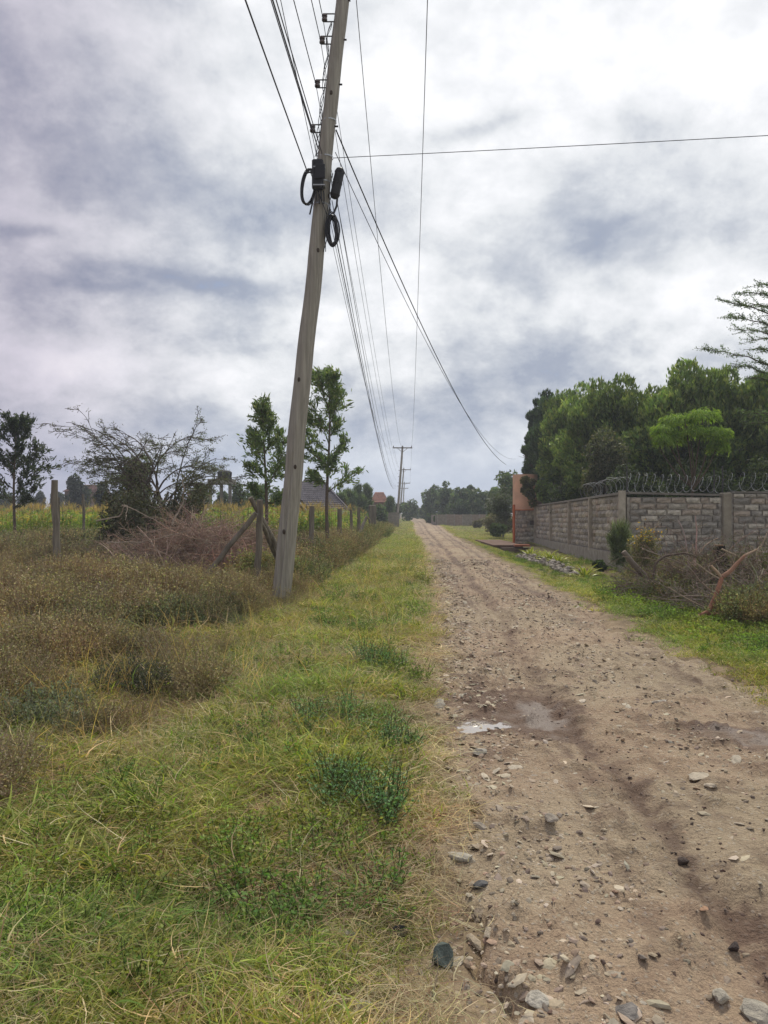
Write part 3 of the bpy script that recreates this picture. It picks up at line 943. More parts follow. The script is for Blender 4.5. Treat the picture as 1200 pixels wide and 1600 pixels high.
def far_pole(bx, tx, top_py, Y, arms, label, lean=0):
    """bx/tx: photo columns of base and top"""
    base = np.array([(bx - 600) / 1150 * Y, Y, -.2]); top = np.array([(tx - 600) / 1150 * Y, Y, EYE + (800 - top_py) / 1150 * Y])
    o = thing('utility_pole', label, 'utility pole', tuple(base), group='poles of the power line along the road')
    g_ = Geo(); tube(g_, [(0, 0, 0), tuple((top - base) / 2), tuple(top - base)], [.17, .15, .12], 8); g_.obj('shaft', m_pole, o)
    att = []
    for (px0, px1, py0, wd) in arms:
        z = EYE + (800 - py0) / 1150 * Y - base[2]; x0 = (px0 - 600) / 1150 * Y - base[0]; x1 = (px1 - 600) / 1150 * Y - base[0]
        g_ = Geo(); box(g_, x0, x1, -.27, -.15, z - wd, z + wd); g_.obj('crossarm', m_post, o)
        xc = (top - base)[0] * z / (top - base)[2]
        g_ = Geo(); tube(g_, [(xc - (x1 - x0) * .25, -.21, z - .08), (xc, -.15, z - .55)], .03, 4); tube(g_, [(xc + (x1 - x0) * .25, -.21, z - .08), (xc, -.15, z - .55)], .03, 4); g_.obj('brace', m_post, o)
        for xx in (x0 + .08, xc, x1 - .08):
            g_ = Geo(); tube(g_, [(xx, -.21, z), (xx, -.21, z + .12), (xx, -.21, z + .28)], [.03, .07, .05], 6); g_.obj('pin_insulator', m_por, o)
            att.append(base + np.array([xx, -.21, z + .28]))
    return att, base, top


A2, b2, t2 = far_pole(620, 629, 697, 95, [(614, 644, 700, .07)], 'nearest far wooden pole with crossarm beside the road end')
P2 = [o for o in bpy.data.objects if o.get('label', '').startswith('nearest far wooden')][0]
A3, b3, t3 = far_pole(624, 631, 731, 150, [(626, 642, 734, .08)], 'second far pole with crossarm just right of the nearest far one')
A4, b4, t4 = far_pole(629, 632, 753, 215, [(625, 641, 755, .10)], 'third far pole with crossarm smaller behind the second')
A5, b5, t5 = far_pole(629, 631, 762, 270, [(625, 638, 763, .12)], 'farthest pole with a low crossarm at the road end')
for q, (z, s) in enumerate(((6.9, -1), (6.1, -1), (5.3, -1), (4.9, 1))):
    g = Geo(); c = b2 + (t2 - b2) * ((z + .2) / (t2[2] + .2)); tube(g, [c, c + [-.28, -.2, 0]], .035, 5); loc(g, 'bracket', m_darkmetal, P2, tuple(b2))


def cable(a, b, sag, r, label, group=None, n=48):
    a = np.array(a, float); b = np.array(b, float)
    t_ = np.linspace(0, 1, n)[:, None]
    p_ = a + (b - a) * t_; p_[:, 2] -= (4 * sag * t_ * (1 - t_))[:, 0]
    o_ = p_[0].copy()
    g_ = Geo(); tube(g_, p_ - o_, r, 5, cap=False)
    o = g_.obj('overhead_wire', m_black, loc=tuple(o_))
    return tag(o, label, 'wire', group)


PREV = np.array([-.045 * 58, -58, 0])      # the pole behind the camera
# three top wires
for q, (h, a2) in enumerate(zip(HV, A2)):
    nm = ('left', 'middle', 'right')[q]
    cable(h, a2, (3.2, 2.6, 2.0)[q], .008 if q < 2 else .009, ['left top wire from behind the leaning pole to the far crossarm', 'middle top wire from the leaning pole tip to the far crossarm', 'nearly vertical top wire right of the leaning pole reaching the far crossarm'][q])
    cable(h, h + PREV, .8, .008, nm + ' top wire running back overhead from the leaning pole crossarm', 'top wires running back overhead')
nm2 = ('left', 'middle', 'right')
for q in range(3):
    cable(A2[q], A3[q], 1.0, .010, nm2[q] + ' wire between the two nearest far poles', 'wires between the far poles', 16)
    cable(A3[q], A4[q], 1.2, .012, nm2[q] + ' wire between the second and third far poles', 'wires between the far poles', 16)
# four low voltage wires
ends = [b2 + (t2 - b2) * ((z + .2) / (t2[2] + .2)) + np.array([-.28, -.2, 0]) for z in (4.9, 5.5, 6.4, 7.2)]
for q, (h, e_) in enumerate(zip(LV, ends)):
    cable(h, e_, (1.9, 1.8, 1.7, 1.6)[q], .006, ('lowest', 'second lowest', 'second highest', 'highest')[q] + ' insulator wire sagging from the leaning pole to the nearest far pole', 'bundle of low wires sagging to the far poles')
    cable(h, h + PREV + [-.15, 0, .2], .8, .008, 'wire running back overhead from the ' + ('lowest', 'second lowest', 'second highest', 'highest')[q] + ' insulator of the leaning pole', 'wires running back overhead from the insulators')
# communication cables
tb = onp(516, 300)
for q, (dx, dz, ez, sg) in enumerate(((0, -.3, 4.7, 1.7), (.03, -.15, 4.9, 1.9), (.06, .2, 5.1, 2.0))):
    e_ = b2 + (t2 - b2) * ((ez + .2) / (t2[2] + .2)) + np.array([-.5, -.1, 0])
    cable(tb + [dx, 0, dz], e_, sg, .010 if q == 0 else .007, ('thickest', 'left thin', 'right thin')[q] + ' cable of the bundle leaving below the cylinder closure', 'dark cables leaving below the closure')
bb = onp(480, 268)
cable(bb, bb + PREV + [-.3, 0, .6], .7, .011, 'thick black cable running back overhead from the left coil')
cable(bb + [.05, 0, 0], onp(514, 345), -.02, .008, 'thin cable crossing the leaning pole between the two coils')
cc = onp(497, 232)
cable(cc, cc + PREV + [-.25, 0, .3], .7, .011, 'thick black cable running back overhead from the junction box')
cable(onp(503, 240), onp(503, 240) + PREV + [-.2, 0, .2], .7, .008, 'thin cable running back overhead beside the thick one from the junction box')
cable(onp(525, 203), ((791 - 600) / 1150 * 45, 45, EYE + 74 / 1150 * 45), 1.05, .0125, 'thick black service cable swooping down right to the gate tree')
cable(onp(524, 238), ((806 - 600) / 1150 * 50, 50, EYE + 83 / 1150 * 50), 1.5, .007, 'thin service wire swooping down right just above the thick one')
cable(onp(520, 247), (14.6, 9.8, 7.12), .03, .006, 'lone wire crossing the sky from the leaning pole to the right edge')

# ================================================================ fence posts and braces at left
def post(px0, py0, px1, py1, Y, r, label, Y1=None, cat='fence post', name='fence_post', group=None, seed=0):
    """px0,py0 foot, px1,py1 top"""
    rs_ = np.random.RandomState(seed + int(px0))
    a = np.array([(px0 - 600) / 1150 * Y, Y, EYE - (py0 - 800) / 1150 * Y]); Y1 = Y1 or Y
    b = np.array([(px1 - 600) / 1150 * Y1, Y1, EYE - (py1 - 800) / 1150 * Y1])
    gz = float(ground_h(a[0], a[1])) - .15
    if b[2] != a[2]:
        a = a + (b - a) * ((gz - a[2]) / (b[2] - a[2]))
    n_ = 9; t_ = np.linspace(0, 1, n_)[:, None]
    p_ = (b - a) * t_ + rs_.normal(size=(n_, 3)) * .008; p_[0] = 0
    g_ = Geo(); tube(g_, p_, r * (1.08 - .2 * t_[:, 0]), 10, wob=.14, rs=rs_)
    return tag(g_.obj(name, m_post, loc=tuple(a)), label, cat, group)


post(90, 895, 84, 750, 14.2, .068, 'thick upright grey fence post standing alone at far left')
post(92, 860, 92, 777, 19.5, .035, 'thin dark post just behind the thick lone fence post')
post(131, 810, 130, 772, 27, .05, 'thin post at the edge of the maize right of the lone post')
post(402, 905, 407, 781, 14.0, .065, 'upright corner fence post between the crossed braces')
post(332, 888, 401, 801, 13.9, .052, 'slanting brace rising from the left to the corner fence post', cat='fence brace', name='fence_brace', Y1=13.85)
post(428, 846, 391, 778, 14.6, .052, 'slanting brace leaning left behind the corner fence post', cat='fence brace', name='fence_brace', Y1=14.2)
post(432, 872, 408, 815, 14.9, .05, 'grey brace propping the corner fence post on its right', cat='fence brace', name='fence_brace', Y1=14.2)
post(485, 872, 488, 791, 19.5, .075, 'weathered fence post first to the right of the leaning pole')
post(530, 860, 531, 795, 25, .085, 'leafy fence post second to the right of the leaning pole')
post(560, 850, 561, 793, 32, .08, 'fence post left of the dark thick gatepost')
post(549, 845, 549, 797, 29, .06, 'slim fence post between the two round posts past the young tree')
post(553, 850, 573, 808, 30, .07, 'pale stick leaning right against the thick dark post', cat='fence brace', name='fence_brace', Y1=31)
g = Geo(); bevbox(g, .50, .5, 2.1, .05); o = g.obj('gatepost', m_post, loc=((582 - 600) / 1150 * 48, 48, .95)); o['label'] = 'thick dark square gatepost at the end of the roadside fence'; o['category'] = 'gatepost'
# ================================================================ walls on the right
rs = np.random.RandomState(21)


def block_mesh(seed, w_=1.0, h_=1.0, d_=1.0, nx_=5, nz_=3, puff=0.5):
    """rough hewn block: front face (toward -Y) pillowed and chipped, 1 x 1 x 1 to be scaled"""
    r_ = np.random.RandomState(seed)
    g_ = Geo(); xs_ = np.linspace(-.5, .5, nx_); zs_ = np.linspace(-.5, .5, nz_)
    X_, Z_ = np.meshgrid(xs_, zs_)
    e_ = (1 - (np.abs(X_) * 2) ** 3) * (1 - (np.abs(Z_) * 2) ** 2.2)
    Yf = -.5 - puff * e_ * (.55 + .9 * r_.random(X_.shape))
    jx = .02 * r_.normal(size=X_.shape); jz = .05 * r_.normal(size=X_.shape)
    V = np.stack([X_ + jx, Yf, Z_ + jz], -1).reshape(-1, 3)
    i = np.arange(nz_ - 1)[:, None] * nx_ + np.arange(nx_ - 1)[None]
    F = np.stack([i, i + 1, i + nx_ + 1, i + nx_], -1).reshape(-1, 4)
    n0 = len(V)
    per = [(0, c) for c in range(nx_)] + [(r__, nx_ - 1) for r__ in range(1, nz_)] + [(nz_ - 1, c) for c in range(nx_ - 2, -1, -1)] + [(r__, 0) for r__ in range(nz_ - 2, 0, -1)]
    pi = [a * nx_ + b for a, b in per]
    Vb = V[pi].copy(); Vb[:, 1] = .5
    m_ = len(pi); k_ = np.arange(m_)
    F2 = np.stack([np.array(pi), n0 + k_, n0 + (k_ + 1) % m_, np.array(pi)[(k_ + 1) % m_]], 1)
    tone = .8 + .4 * r_.random()
    base = np.array([(0.38, 0.345, 0.28), (0.44, 0.40, 0.32), (0.31, 0.285, 0.24), (0.40, 0.335, 0.26)][seed % 4]) * tone
    c = base * (1 + .16 * r_.normal(size=(n0 + m_, 1)))
    g_.add(np.vstack([V, Vb]), np.vstack([F, F2]), np.clip(c, .02, 1))
    return g_.mesh('block', m_stone)


ROCKFACE = [block_mesh(s, puff=.55) for s in range(12)]
FLATFACE = [block_mesh(40 + s, puff=.22) for s in range(12)]

# ---- side wall along the road: 4 panels between concrete posts
YC, YE_ = 21.0, 39.4
ang = math.atan2(1, 0.0727)                     # wall runs toward +Y
w1 = thing('panel_wall', 'grey rock faced stone wall in panels between concrete posts along the road', 'wall', (float(wall_x(YC)), YC, 0))
def wl(y, z): return (float(wall_x(y) - wall_x(YC)), y - YC, z)
def fall(y): return -0.20 * (y - YC) / (YE_ - YC)
ROT = (0, 0, -math.pi / 2 - math.atan(.0727))   # local -Y of the block faces -X (the road)
YP = [21.0, 25.2, 29.2, 34.0, 39.4]
def slab(g_, y0, y1, x0, x1, za, zb, f0=None, f1=None, col=(1, 1, 1)):
    f0 = fall(y0) if f0 is None else f0; f1 = fall(y1) if f1 is None else f1
    b0, b1 = wall_x(y0) - wall_x(YC), wall_x(y1) - wall_x(YC)
    v_ = [(b0 + x0, y0 - YC, za + f0), (b0 + x1, y0 - YC, za + f0), (b1 + x1, y1 - YC, za + f1), (b1 + x0, y1 - YC, za + f1),
          (b0 + x0, y0 - YC, zb + f0), (b0 + x1, y0 - YC, zb + f0), (b1 + x1, y1 - YC, zb + f1), (b1 + x0, y1 - YC, zb + f1)]
    g_.add(v_, BOXF, col)
g = Geo(); slab(g, YC + .15, YE_ - .1, .01, .12, -.6, 2.05); g.obj('mortar_core', m_mortar, w1)
g = Geo(); slab(g, YC - .02, YE_ - .05, -.14, .13, -.8, .36, col=(1.1, 1.08, 1.05)); g.obj('plinth', m_conc, w1)
for a_, b_ in zip(YP[:-1], YP[1:]):
    g = Geo(); slab(g, a_ + .02, b_ - .02, -.11, .18, 2.052, 2.12, col=(.8, .8, .8)); g.obj('coping', m_conc, w1)
for y_ in YP:
    g = Geo(); slab(g, y_ - .07, y_ + .07, -.15, .03, .30, 2.06 if y_ != YC else 2.16, col=(1.45, 1.4, 1.3)); g.obj('concrete_post', m_conc, w1)
ROWS = 8
for pn in range(4):
    y0, y1 = YP[pn] + .10, YP[pn + 1] - .10
    nb = 8
    for r in range(ROWS):
        z = .37 + (r + .5) * (2.04 - .37) / ROWS
        cuts = np.linspace(y0, y1, nb + 1); cuts[1:-1] += rs.uniform(-.12, .12, nb - 1) + ((r % 2) - .5) * .18
        for c0_, c1_ in zip(cuts[:-1], cuts[1:]):
            yc = (c0_ + c1_) / 2
            l_ = wl(yc, z + fall(yc) + rs.uniform(-.006, .006))
            inst('stone_block', ROCKFACE[rs.randint(12)], w1, (l_[0] + .015, l_[1], l_[2]), (rs.uniform(-.02, .02), rs.uniform(-.02, .02), ROT[2]), (c1_ - c0_ - .02, .09, .195))

# ---- front wall turning right at the corner
w2 = thing('block_wall', 'front stone block wall with smeared mortar behind the dry branches and razor wire', 'wall', (float(wall_x(YC)), YC, 0))
X0 = 0.14; XP = 2.95; XE = 8.5                  # local x; pillar at XP
def wf(x): return 0.02 * x                      # front wall recedes slightly
def ftop(x): return 2.13 - .07 * x / XP if x < XP else 2.12
g = Geo(); box(g, X0 - .04, XP - .1, .025, .26, -.6, 1.97); box(g, XP + .06, XE, .028, .28, -.6, 2.085); g.obj('mortar_core', m_mortar, w2)
g = Geo(); bevbox(g, .26, .26, 2.75, .03, (.95, .9, .8), (XP - .02, .085, .73)); g.obj('pillar', m_conc, w2)
for k_, (xa, xb) in enumerate(((X0, 1.5), (1.5, XP - .2))):
    g = Geo(); v0 = [(xa, -.06, ftop(xa) - .06), (xb, -.06, ftop(xb) - .06), (xb, .32, ftop(xb) - .06), (xa, .32, ftop(xa) - .06)]
    g.add(v0 + [(a, b, c + .06) for a, b, c in v0], BOXF, (.7, .7, .7)); g.obj('coping', m_conc, w2)
g = Geo(); box(g, XP + .15, XE, -.04, .34, 2.09, 2.14, (.7, .7, .7)); g.obj('coping', m_conc, w2)
for sec, (xa, xb) in enumerate(((X0 + .02, XP - .19), (XP + .16, XE))):
    z = -.35; r = 0
    while z < (2.05 if sec == 0 else 2.06) - .10:
        h_ = rs.uniform(.165, .19)
        zt = min(z + h_, (ftop(xb) - .065 if sec == 0 else 2.085))
        x = xa - (r % 2) * .18
        while x < xb - .06:
            l_ = rs.choice([.34, .42, .5, .56, .24], p=[.25, .3, .25, .1, .1])
            x1 = min(x + l_, xb); x_ = max(x, xa)
            if x1 - x_ > .08:
                inst('stone_block', FLATFACE[rs.randint(12)], w2, ((x_ + x1) / 2, .03 + rs.uniform(-.012, .01), (z + zt) / 2),
                     (rs.uniform(-.03, .03), rs.uniform(-.015, .015), rs.uniform(-.03, .03)), (x1 - x_ - rs.uniform(.025, .06), .10, zt - z - rs.uniform(.026, .05)))
            x = x1
        z = zt; r += 1
# small concrete stub at right foot
g = Geo(); bevbox(g, .25, .25, .5, .02); tag(g.obj('concrete_stub', m_conc, loc=(float(wall_x(YC)) + 3.75, YC - .5, .22)), 'short square concrete stub at the foot of the front stone wall', 'concrete post')

# ---- razor wire: coils along both wall tops, on posts
def helix(pts, R0, pitch, r, name, label, seed):
    rs_ = np.random.RandomState(seed)
    pts = np.array(pts, float); seg = np.linalg.norm(np.diff(pts, axis=0), axis=1); L_ = np.concatenate([[0], np.cumsum(seg)])
    n_ = int(L_[-1] / pitch * 16); s_ = np.linspace(0, L_[-1], n_)
    c_ = np.stack([np.interp(s_, L_, pts[:, k]) for k in range(3)], 1)
    tg = np.gradient(c_, axis=0); tg /= np.linalg.norm(tg, axis=1)[:, None]
    up = np.array([0, 0, 1.]); sd = np.cross(tg, up)
    ph = s_ / pitch * 2 * math.pi; rr = R0 * (1 + .12 * np.sin(s_ * 2.1) + .08 * np.sin(s_ * 5.3))
    lean = tg * (np.sin(ph * 1.0) * .06)[:, None]
    p_ = c_ + (up * np.sin(ph)[:, None] + sd * np.cos(ph)[:, None]) * rr[:, None] + lean
    g_ = Geo(); tube(g_, p_ - pts[0], r * .8, 4, cap=False)
    # barbs
    k_ = np.arange(0, n_, 2); q = p_[k_] - pts[0]
    leaves(g_, q, rs_.normal(size=(len(k_), 3)), .045, .012, rs_, (1, 1, 1))
    return tag(g_.obj(name, m_metal, loc=tuple(pts[0])), label, 'razor wire')


wx = float(wall_x(YC))
helix([(float(wall_x(y)) + .1, y, 2.36 + fall(y)) for y in (27, 24, 21.3)], .25, .55, .006, 'razor_wire', 'razor wire coil on top of the panel wall fading into the trees', 4)
helix([(wx + .1, YC + .1, 2.40), (wx + 1.5, YC + .1, 2.36), (wx + 2.8, YC + .1, 2.34)], .25, .23, .007, 'razor_wire', 'razor wire coil on the front wall between corner and pillar', 5)
helix([(wx + 3.0, YC + .15, 2.42), (wx + 8.2, YC + .15, 2.40)], .24, .33, .007, 'razor_wire', 'stretched razor wire coil on the front wall right of the pillar', 6)
for q, (xx, hh, lb) in enumerate(((.12, .85, 'thin iron post holding the razor wire at the wall corner'), (2.62, .75, 'left of two thin iron posts beside the wall pillar'), (2.86, .85, 'right of two thin iron posts beside the wall pillar'))):
    g = Geo(); tube(g, [(0, 0, 0), (.01, 0, hh * .6), (-.01, -.02, hh)], .02, 6); tube(g, [(0, 0, hh * .5), (.08, -.04, hh * .55)], .012, 4)
    tag(g.obj('wire_post', m_darkmetal, loc=(wx + xx, YC + .12, 2.02)), lb, 'wire post')

# ---- gate tower: round stone base and salmon rendered upper part
GX, GY, GR = (820.5 - 600) / 1150 * 40.4, 40.4, .60
gt = thing('gate_tower', 'round gate tower with grey stone base and salmon plaster top at the panel wall end', 'gate tower', (GX, GY, -.3))
m_salmon = M('salmon plaster', (0.78, 0.47, 0.30), var=0.12, vscale=2, bump=.2, bscale=30, col2=(0.68, 0.42, 0.28))
m_orange = M('orange red paint', (0.60, 0.17, 0.07), var=0.2, vscale=4)
def cyl(g_, r, z0, z1, k_=32, col=(1, 1, 1)):
    tube(g_, [(0, 0, z0), (0, 0, z1)], r, k_, col); return g_
g = cyl(Geo(), GR - .05, 0, 1.98); g.obj('core', m_mortar, gt)
g = cyl(Geo(), GR + .07, 1.98, 3.9); g.obj('plaster_drum', m_salmon, gt, smooth=False)
g = cyl(Geo(), GR + .10, 1.94, 1.98); g.obj('rim', m_orange, gt)
for r in range(8):
    for k_ in range(14):
        a_ = (k_ + .5 * (r % 2)) / 14 * 2 * math.pi
        if math.sin(a_) > .5: continue
        inst('stone_block', ROCKFACE[rs.randint(12)], gt, (math.cos(a_) * (GR - .02), math.sin(a_) * (GR - .02), .06 + (r + .5) * .233), (0, 0, a_ + math.pi / 2), (.265, .08, .215))
g = Geo(); box(g, .12, .40, -.72, -.66, 1.15, 1.40, (.25, .22, .2)); g.obj('meter_box', m_conc, gt)
g = Geo(); tube(g, [(0, 0, 0), (0, 0, 2.3)], .07, 8); tag(g.obj('gate_pole', m_orange, loc=((803 - 600) / 1150 * 39.9, 39.9, -.35)), 'orange upright pipe of the gate against the left side of the round tower', 'gate pole')
# driveway slab over the ditch
dc = thing('culvert', 'red edged driveway slab bridging the ditch at the gate', 'culvert', (6.0, 35.0, 0))
g = Geo(); box(g, -.85, .55, -.3, 6.5, -.12, -.01, (.45, .27, .21)); g.obj('slab', m_conc, dc)
g = Geo(); box(g, .10, .80, -.75, -.303, -.06, .03, (1.1, .42, .25)); g.obj('red_slab', m_conc, dc)
g = Geo(); box(g, -.5, .75, -.55, -.31, -.9, -.122, (.6, .5, .45)); g.obj('headwall', m_conc, dc)

# ---- loose stone pitching on the ditch bank
bank = thing('stone_bank', 'bank of loose grey stones in front of the yellow agaves below the panel wall', 'stone bank', (6.2, 27, 0))
SM = []
for s in range(10):
    r_ = np.random.RandomState(500 + s); v_ = ICO_V * (.75 + .5 * r_.random((12, 1))) * np.array([.5, .4, .32])
    c_ = np.array([(0.30, 0.27, 0.225), (0.23, 0.205, 0.175), (0.35, 0.31, 0.26)][s % 3]) * (1 + .1 * r_.normal(size=(12, 1)))
    SM.append(Geo().add(v_, ICO_F, c_).mesh('stone', m_stone))
for q in range(150):
    y = 19.3 + 8.2 * rs.random(); v9 = rs.random(); x = 5.28 - .42 * v9 + .02 * (23 - y)
    s_ = rs.uniform(.13, .26)
    z = float(ground_h(x, y)) + .02 + .13 * (1 - v9) * rs.random() + .04
    inst('stone', SM[rs.randint(10)], bank, (x - 6.2, y - 27, z), (rs.uniform(-.5, .5), rs.uniform(-.5, .5), rs.random() * 6), (s_, s_, s_))

# ---- yellow variegated agave clumps at the foot of the wall
def blade_leaf(seed):
    r_ = np.random.RandomState(seed); n_ = 7; t_ = np.linspace(0, 1, n_)
    z_ = t_ * (1 - .25 * t_); y_ = .35 * t_ ** 2
    w_ = .085 * np.sin(np.pi * np.clip(t_ * .82 + .18, 0, 1)) ** .8; w_[-1] = .003
    g_ = Geo(); V = []; C = []
    for k_, u in enumerate((-1, -.55, 0, .55, 1)):
        V.append(np.stack([u * w_, y_ - abs(u) * .03 + .0 * t_, z_], 1))
        C.append(np.tile([(0.60, 0.56, 0.12), (0.42, 0.45, 0.09), (0.10, 0.18, 0.05), (0.42, 0.45, 0.09), (0.60, 0.56, 0.12)][k_], (n_, 1)))
    V = np.concatenate(V); i = np.arange(4)[:, None] * n_ + np.arange(n_ - 1)[None]
    g_.add(V, np.stack([i, i + n_, i + n_ + 1, i + 1], -1).reshape(-1, 4), np.concatenate(C))
    return g_.mesh('leaf', m_leafgloss)
AL = [blade_leaf(s) for s in range(2)]
for q, (px, py, Y, s_, lb) in enumerate(((829, 866, 27.0, .72, 'yellow striped agave farthest along the panel wall beside the culvert'), (844, 872, 25.6, .6, 'small yellow striped agave second from the culvert'),
                                     (858, 876, 24.3, .7, 'yellow striped agave in the middle of the bank'), (872, 878, 23.4, .62, 'yellow striped agave third from the corner end of the bank'), (914, 890, 18.8, .66, 'yellow striped agave standing alone nearest the wall corner'))):
    x = (px - 600) / 1150 * Y
    o = thing('agave', lb, 'plant', (x, Y, float(ground_h(x, Y)) - .02), rs.random() * 6, 'yellow agaves below the panel wall')
    for k_ in range(22):
        a_ = k_ * 2.4; el = .15 + .95 * (k_ / 22)
        inst('leaf', AL[0], o, (0, 0, 0), (-el, 0, a_), (s_ * .9, s_, s_ * (.75 + .3 * rs.random())))

# ================================================================ far wall, houses, tank
def T(px, Y): return (px - 600) / 1150 * Y
def Zp(py, Y): return EYE - (py - 800) / 1150 * Y
fw = thing('boundary_wall', 'low pale grey wall in the distance right of the road below the trees', 'wall', (T(684, 86), 86, 0))
for k_ in range(6):
    g = Geo(); box(g, k_ * .98 + .02, k_ * .98 + .94, -.02, .1, -.3, 1.25 + .02 * (k_ % 2), (.9 + .06 * (k_ % 3), .85, .8)); g.obj('panel', m_conc, fw)
for k_ in range(7):
    g = Geo(); box(g, k_ * .98 - .06, k_ * .98 + .02, -.08, .14, -.3, 1.33); g.obj('post', m_conc, fw)
g = Geo(); box(g, -.2, -.08, 0, 9, -.3, 1.2, (.8, .8, .8)); g.obj('side_panel', m_conc, fw)
lw = thing('boundary_wall', 'low grey wall in the distance left of the far poles', 'wall', (T(585, 75), 75, 0))
for k_ in range(3):
    g = Geo(); box(g, k_ * .85, k_ * .85 + .82, 0, .15, -.2, 1.5, (.8, .78, .75)); g.obj('panel', m_conc, lw)

m_tile = M('grey roof tile', (0.125, 0.115, 0.13), vcol=True, var=.25, vscale=2)
m_tan = M('tan house wall', (0.36, 0.27, 0.17), var=.12, vscale=1)
m_white = M('white fascia', (0.5, 0.5, 0.5), var=.1)
m_glass = M('dark window', (0.03, 0.035, 0.04), rough=.15, var=0, spec=.6)
def roof_strips(g_, e0, e1, r0, r1, n_=14, m2=10):
    """tiled roof slope: courses stepping up from the eave e0-e1 to the ridge r0-r1, each course cut in wavy columns"""
    e0, e1, r0, r1 = map(lambda a: np.array(a, float), (e0, e1, r0, r1))
    nn_ = np.cross(e1 - e0, r0 - e0) if np.linalg.norm(np.cross(e1 - e0, r0 - e0)) > 1e-6 else np.cross(e1 - e0, r1 - e0); nn_ /= np.linalg.norm(nn_)
    if nn_[2] < 0: nn_ = -nn_
    for k_ in range(n_):
        a, b = k_ / n_, (k_ + 1) / n_
        for c_ in range(m2):
            u0, u1 = c_ / m2, (c_ + .9) / m2
            L0, R0_ = e0 + (r0 - e0) * a, e1 + (r1 - e1) * a; L1, R1_ = e0 + (r0 - e0) * b, e1 + (r1 - e1) * b
            q = [L0 + (R0_ - L0) * u0 + nn_ * .07, L0 + (R0_ - L0) * u1 + nn_ * .05, L1 + (R1_ - L1) * u1, L1 + (R1_ - L1) * u0 + nn_ * .02]
            g_.add(q + [q[0] - nn_ * .09, q[1] - nn_ * .09], [[0, 1, 2, 3], [4, 5, 1, 0]], np.array((1, 1, 1)) * (.8 + .4 * random.random()))
    g_.add([e0, e1, r1, r0], [[0, 1, 2, 3]], (.7, .7, .7))
random.seed(5)
HY = 50.0
h1 = thing('house', 'bungalow with grey tiled hip roof and small gable behind the maize', 'house', (T(500, HY), HY, 0))
xL, xR = -2.6, T(546, HY) - T(500, HY)
g = Geo(); box(g, xL + .3, xR - .35, 0.3, 7, -.2, 1.55); g.obj('wall', m_tan, h1)
ze = 1.62; zr = Zp(748, HY + 3.5) ; xr0, xr1 = -1.6, T(486, HY) - T(500, HY) + .2
g = Geo(); roof_strips(g, (xL, 0, ze), (xR, 0, ze), (xL + 1.2, 3.5, zr), (-.35, 3.5, zr), 16, 22); roof_strips(g, (xR, 0, ze), (xR, 7, ze), (-.35, 3.5, zr), (-.34, 3.5, zr), 16, 14)
rf_ = g.obj('roof', m_tile, h1)
g = Geo(); tube(g, [(xL + 1.2, 3.5, zr + .03), (-.35, 3.5, zr + .03)], .07, 6); tube(g, [(xR, 0, ze + .05), (-.35, 3.5, zr + .05)], .07, 6); g.obj('ridge', m_tile, rf_)
g = Geo(); box(g, xL, xR, -.06, -.01, ze - .22, ze + .02); g.obj('fascia', m_white, h1)
gx = T(466, HY) - T(500, HY)
g = Geo(); roof_strips(g, (gx - .75, -1.6, ze + .0), (gx - .75, 1.2, ze + .0), (gx, -1.6, ze + .85), (gx, 1.2, ze + .85), 6, 8); roof_strips(g, (gx + .75, -1.6, ze), (gx + .75, 1.2, ze), (gx, -1.6, ze + .85), (gx, 1.2, ze + .85), 6, 8)
g.obj('gable_roof', m_tile, h1)
g = Geo(); g.add([(gx - .62, -1.45, -.2), (gx + .62, -1.45, -.2), (gx + .62, -1.45, ze), (gx, -1.45, ze + .7), (gx - .62, -1.45, ze)], [[0, 1, 2, 3, 4]], (1, 1, 1)); g.obj('gable_wall', M('maroon gable', (.13, .06, .06)), h1)
for s_ in (-1, 1):
    g = Geo(); tube(g, [(gx + s_ * .78, -1.62, ze + .0), (gx, -1.62, ze + .87)], .05, 4); g.obj('bargeboard', m_white, h1)
for xx in (-1.0, .2, 1.1):
    g = Geo(); box(g, xx, xx + .7, .26, .32, .5, 1.35); g.obj('window', m_glass, h1)

def roofhouse(name, px0, px1, pyt, pye, Y, rc_, wc, label, depth=6, hip=.5):
    o = thing(name, label, 'house', (T((px0 + px1) / 2, Y), Y, 0)); hw = (T(px1, Y) - T(px0, Y)) / 2; zt, ze_ = Zp(pyt, Y), Zp(pye, Y)
    g_ = Geo(); box(g_, -hw * .92, hw * .92, .2, depth - .2, -.3, ze_); wl_ = g_.obj('wall', M('wall', wc), o)
    g_ = Geo(); k_ = hip; roof_strips(g_, (-hw, 0, ze_), (hw, 0, ze_), (-hw * k_, depth / 2, zt), (hw * k_, depth / 2, zt), 8, 12)
    roof_strips(g_, (hw, 0, ze_), (hw, depth, ze_), (hw * k_, depth / 2, zt), (hw * k_ + .01, depth / 2, zt), 6, 8); roof_strips(g_, (-hw, 0, ze_), (-hw, depth, ze_), (-hw * k_, depth / 2, zt), (-hw * k_ - .01, depth / 2, zt), 6, 8)
    g_.obj('roof', M('roof', rc_, vcol=True, var=.15), o)
    for s_ in (-.5, .3):
        g_ = Geo(); box(g_, hw * s_, hw * s_ + .6, .16, .22, ze_ - 1.2, ze_ - .4); g_.obj('window', m_glass, o)
    return o
roofhouse('house', 578, 607, 768, 785, 92, (.20, .085, .06), (.18, .11, .08), 'house with brick red roof rising above the shrubs left of the far poles', hip=.45)
roofhouse('house', 644, 664, 793, 801, 190, (.10, .095, .10), (.25, .2, .17), 'tiny grey roofed house where the road vanishes', hip=.4)
roofhouse('house', 98, 143, 756, 768, 85, (.12, .06, .055), (.13, .085, .07), 'brown building with dark red roof far left behind the maize', hip=.9)

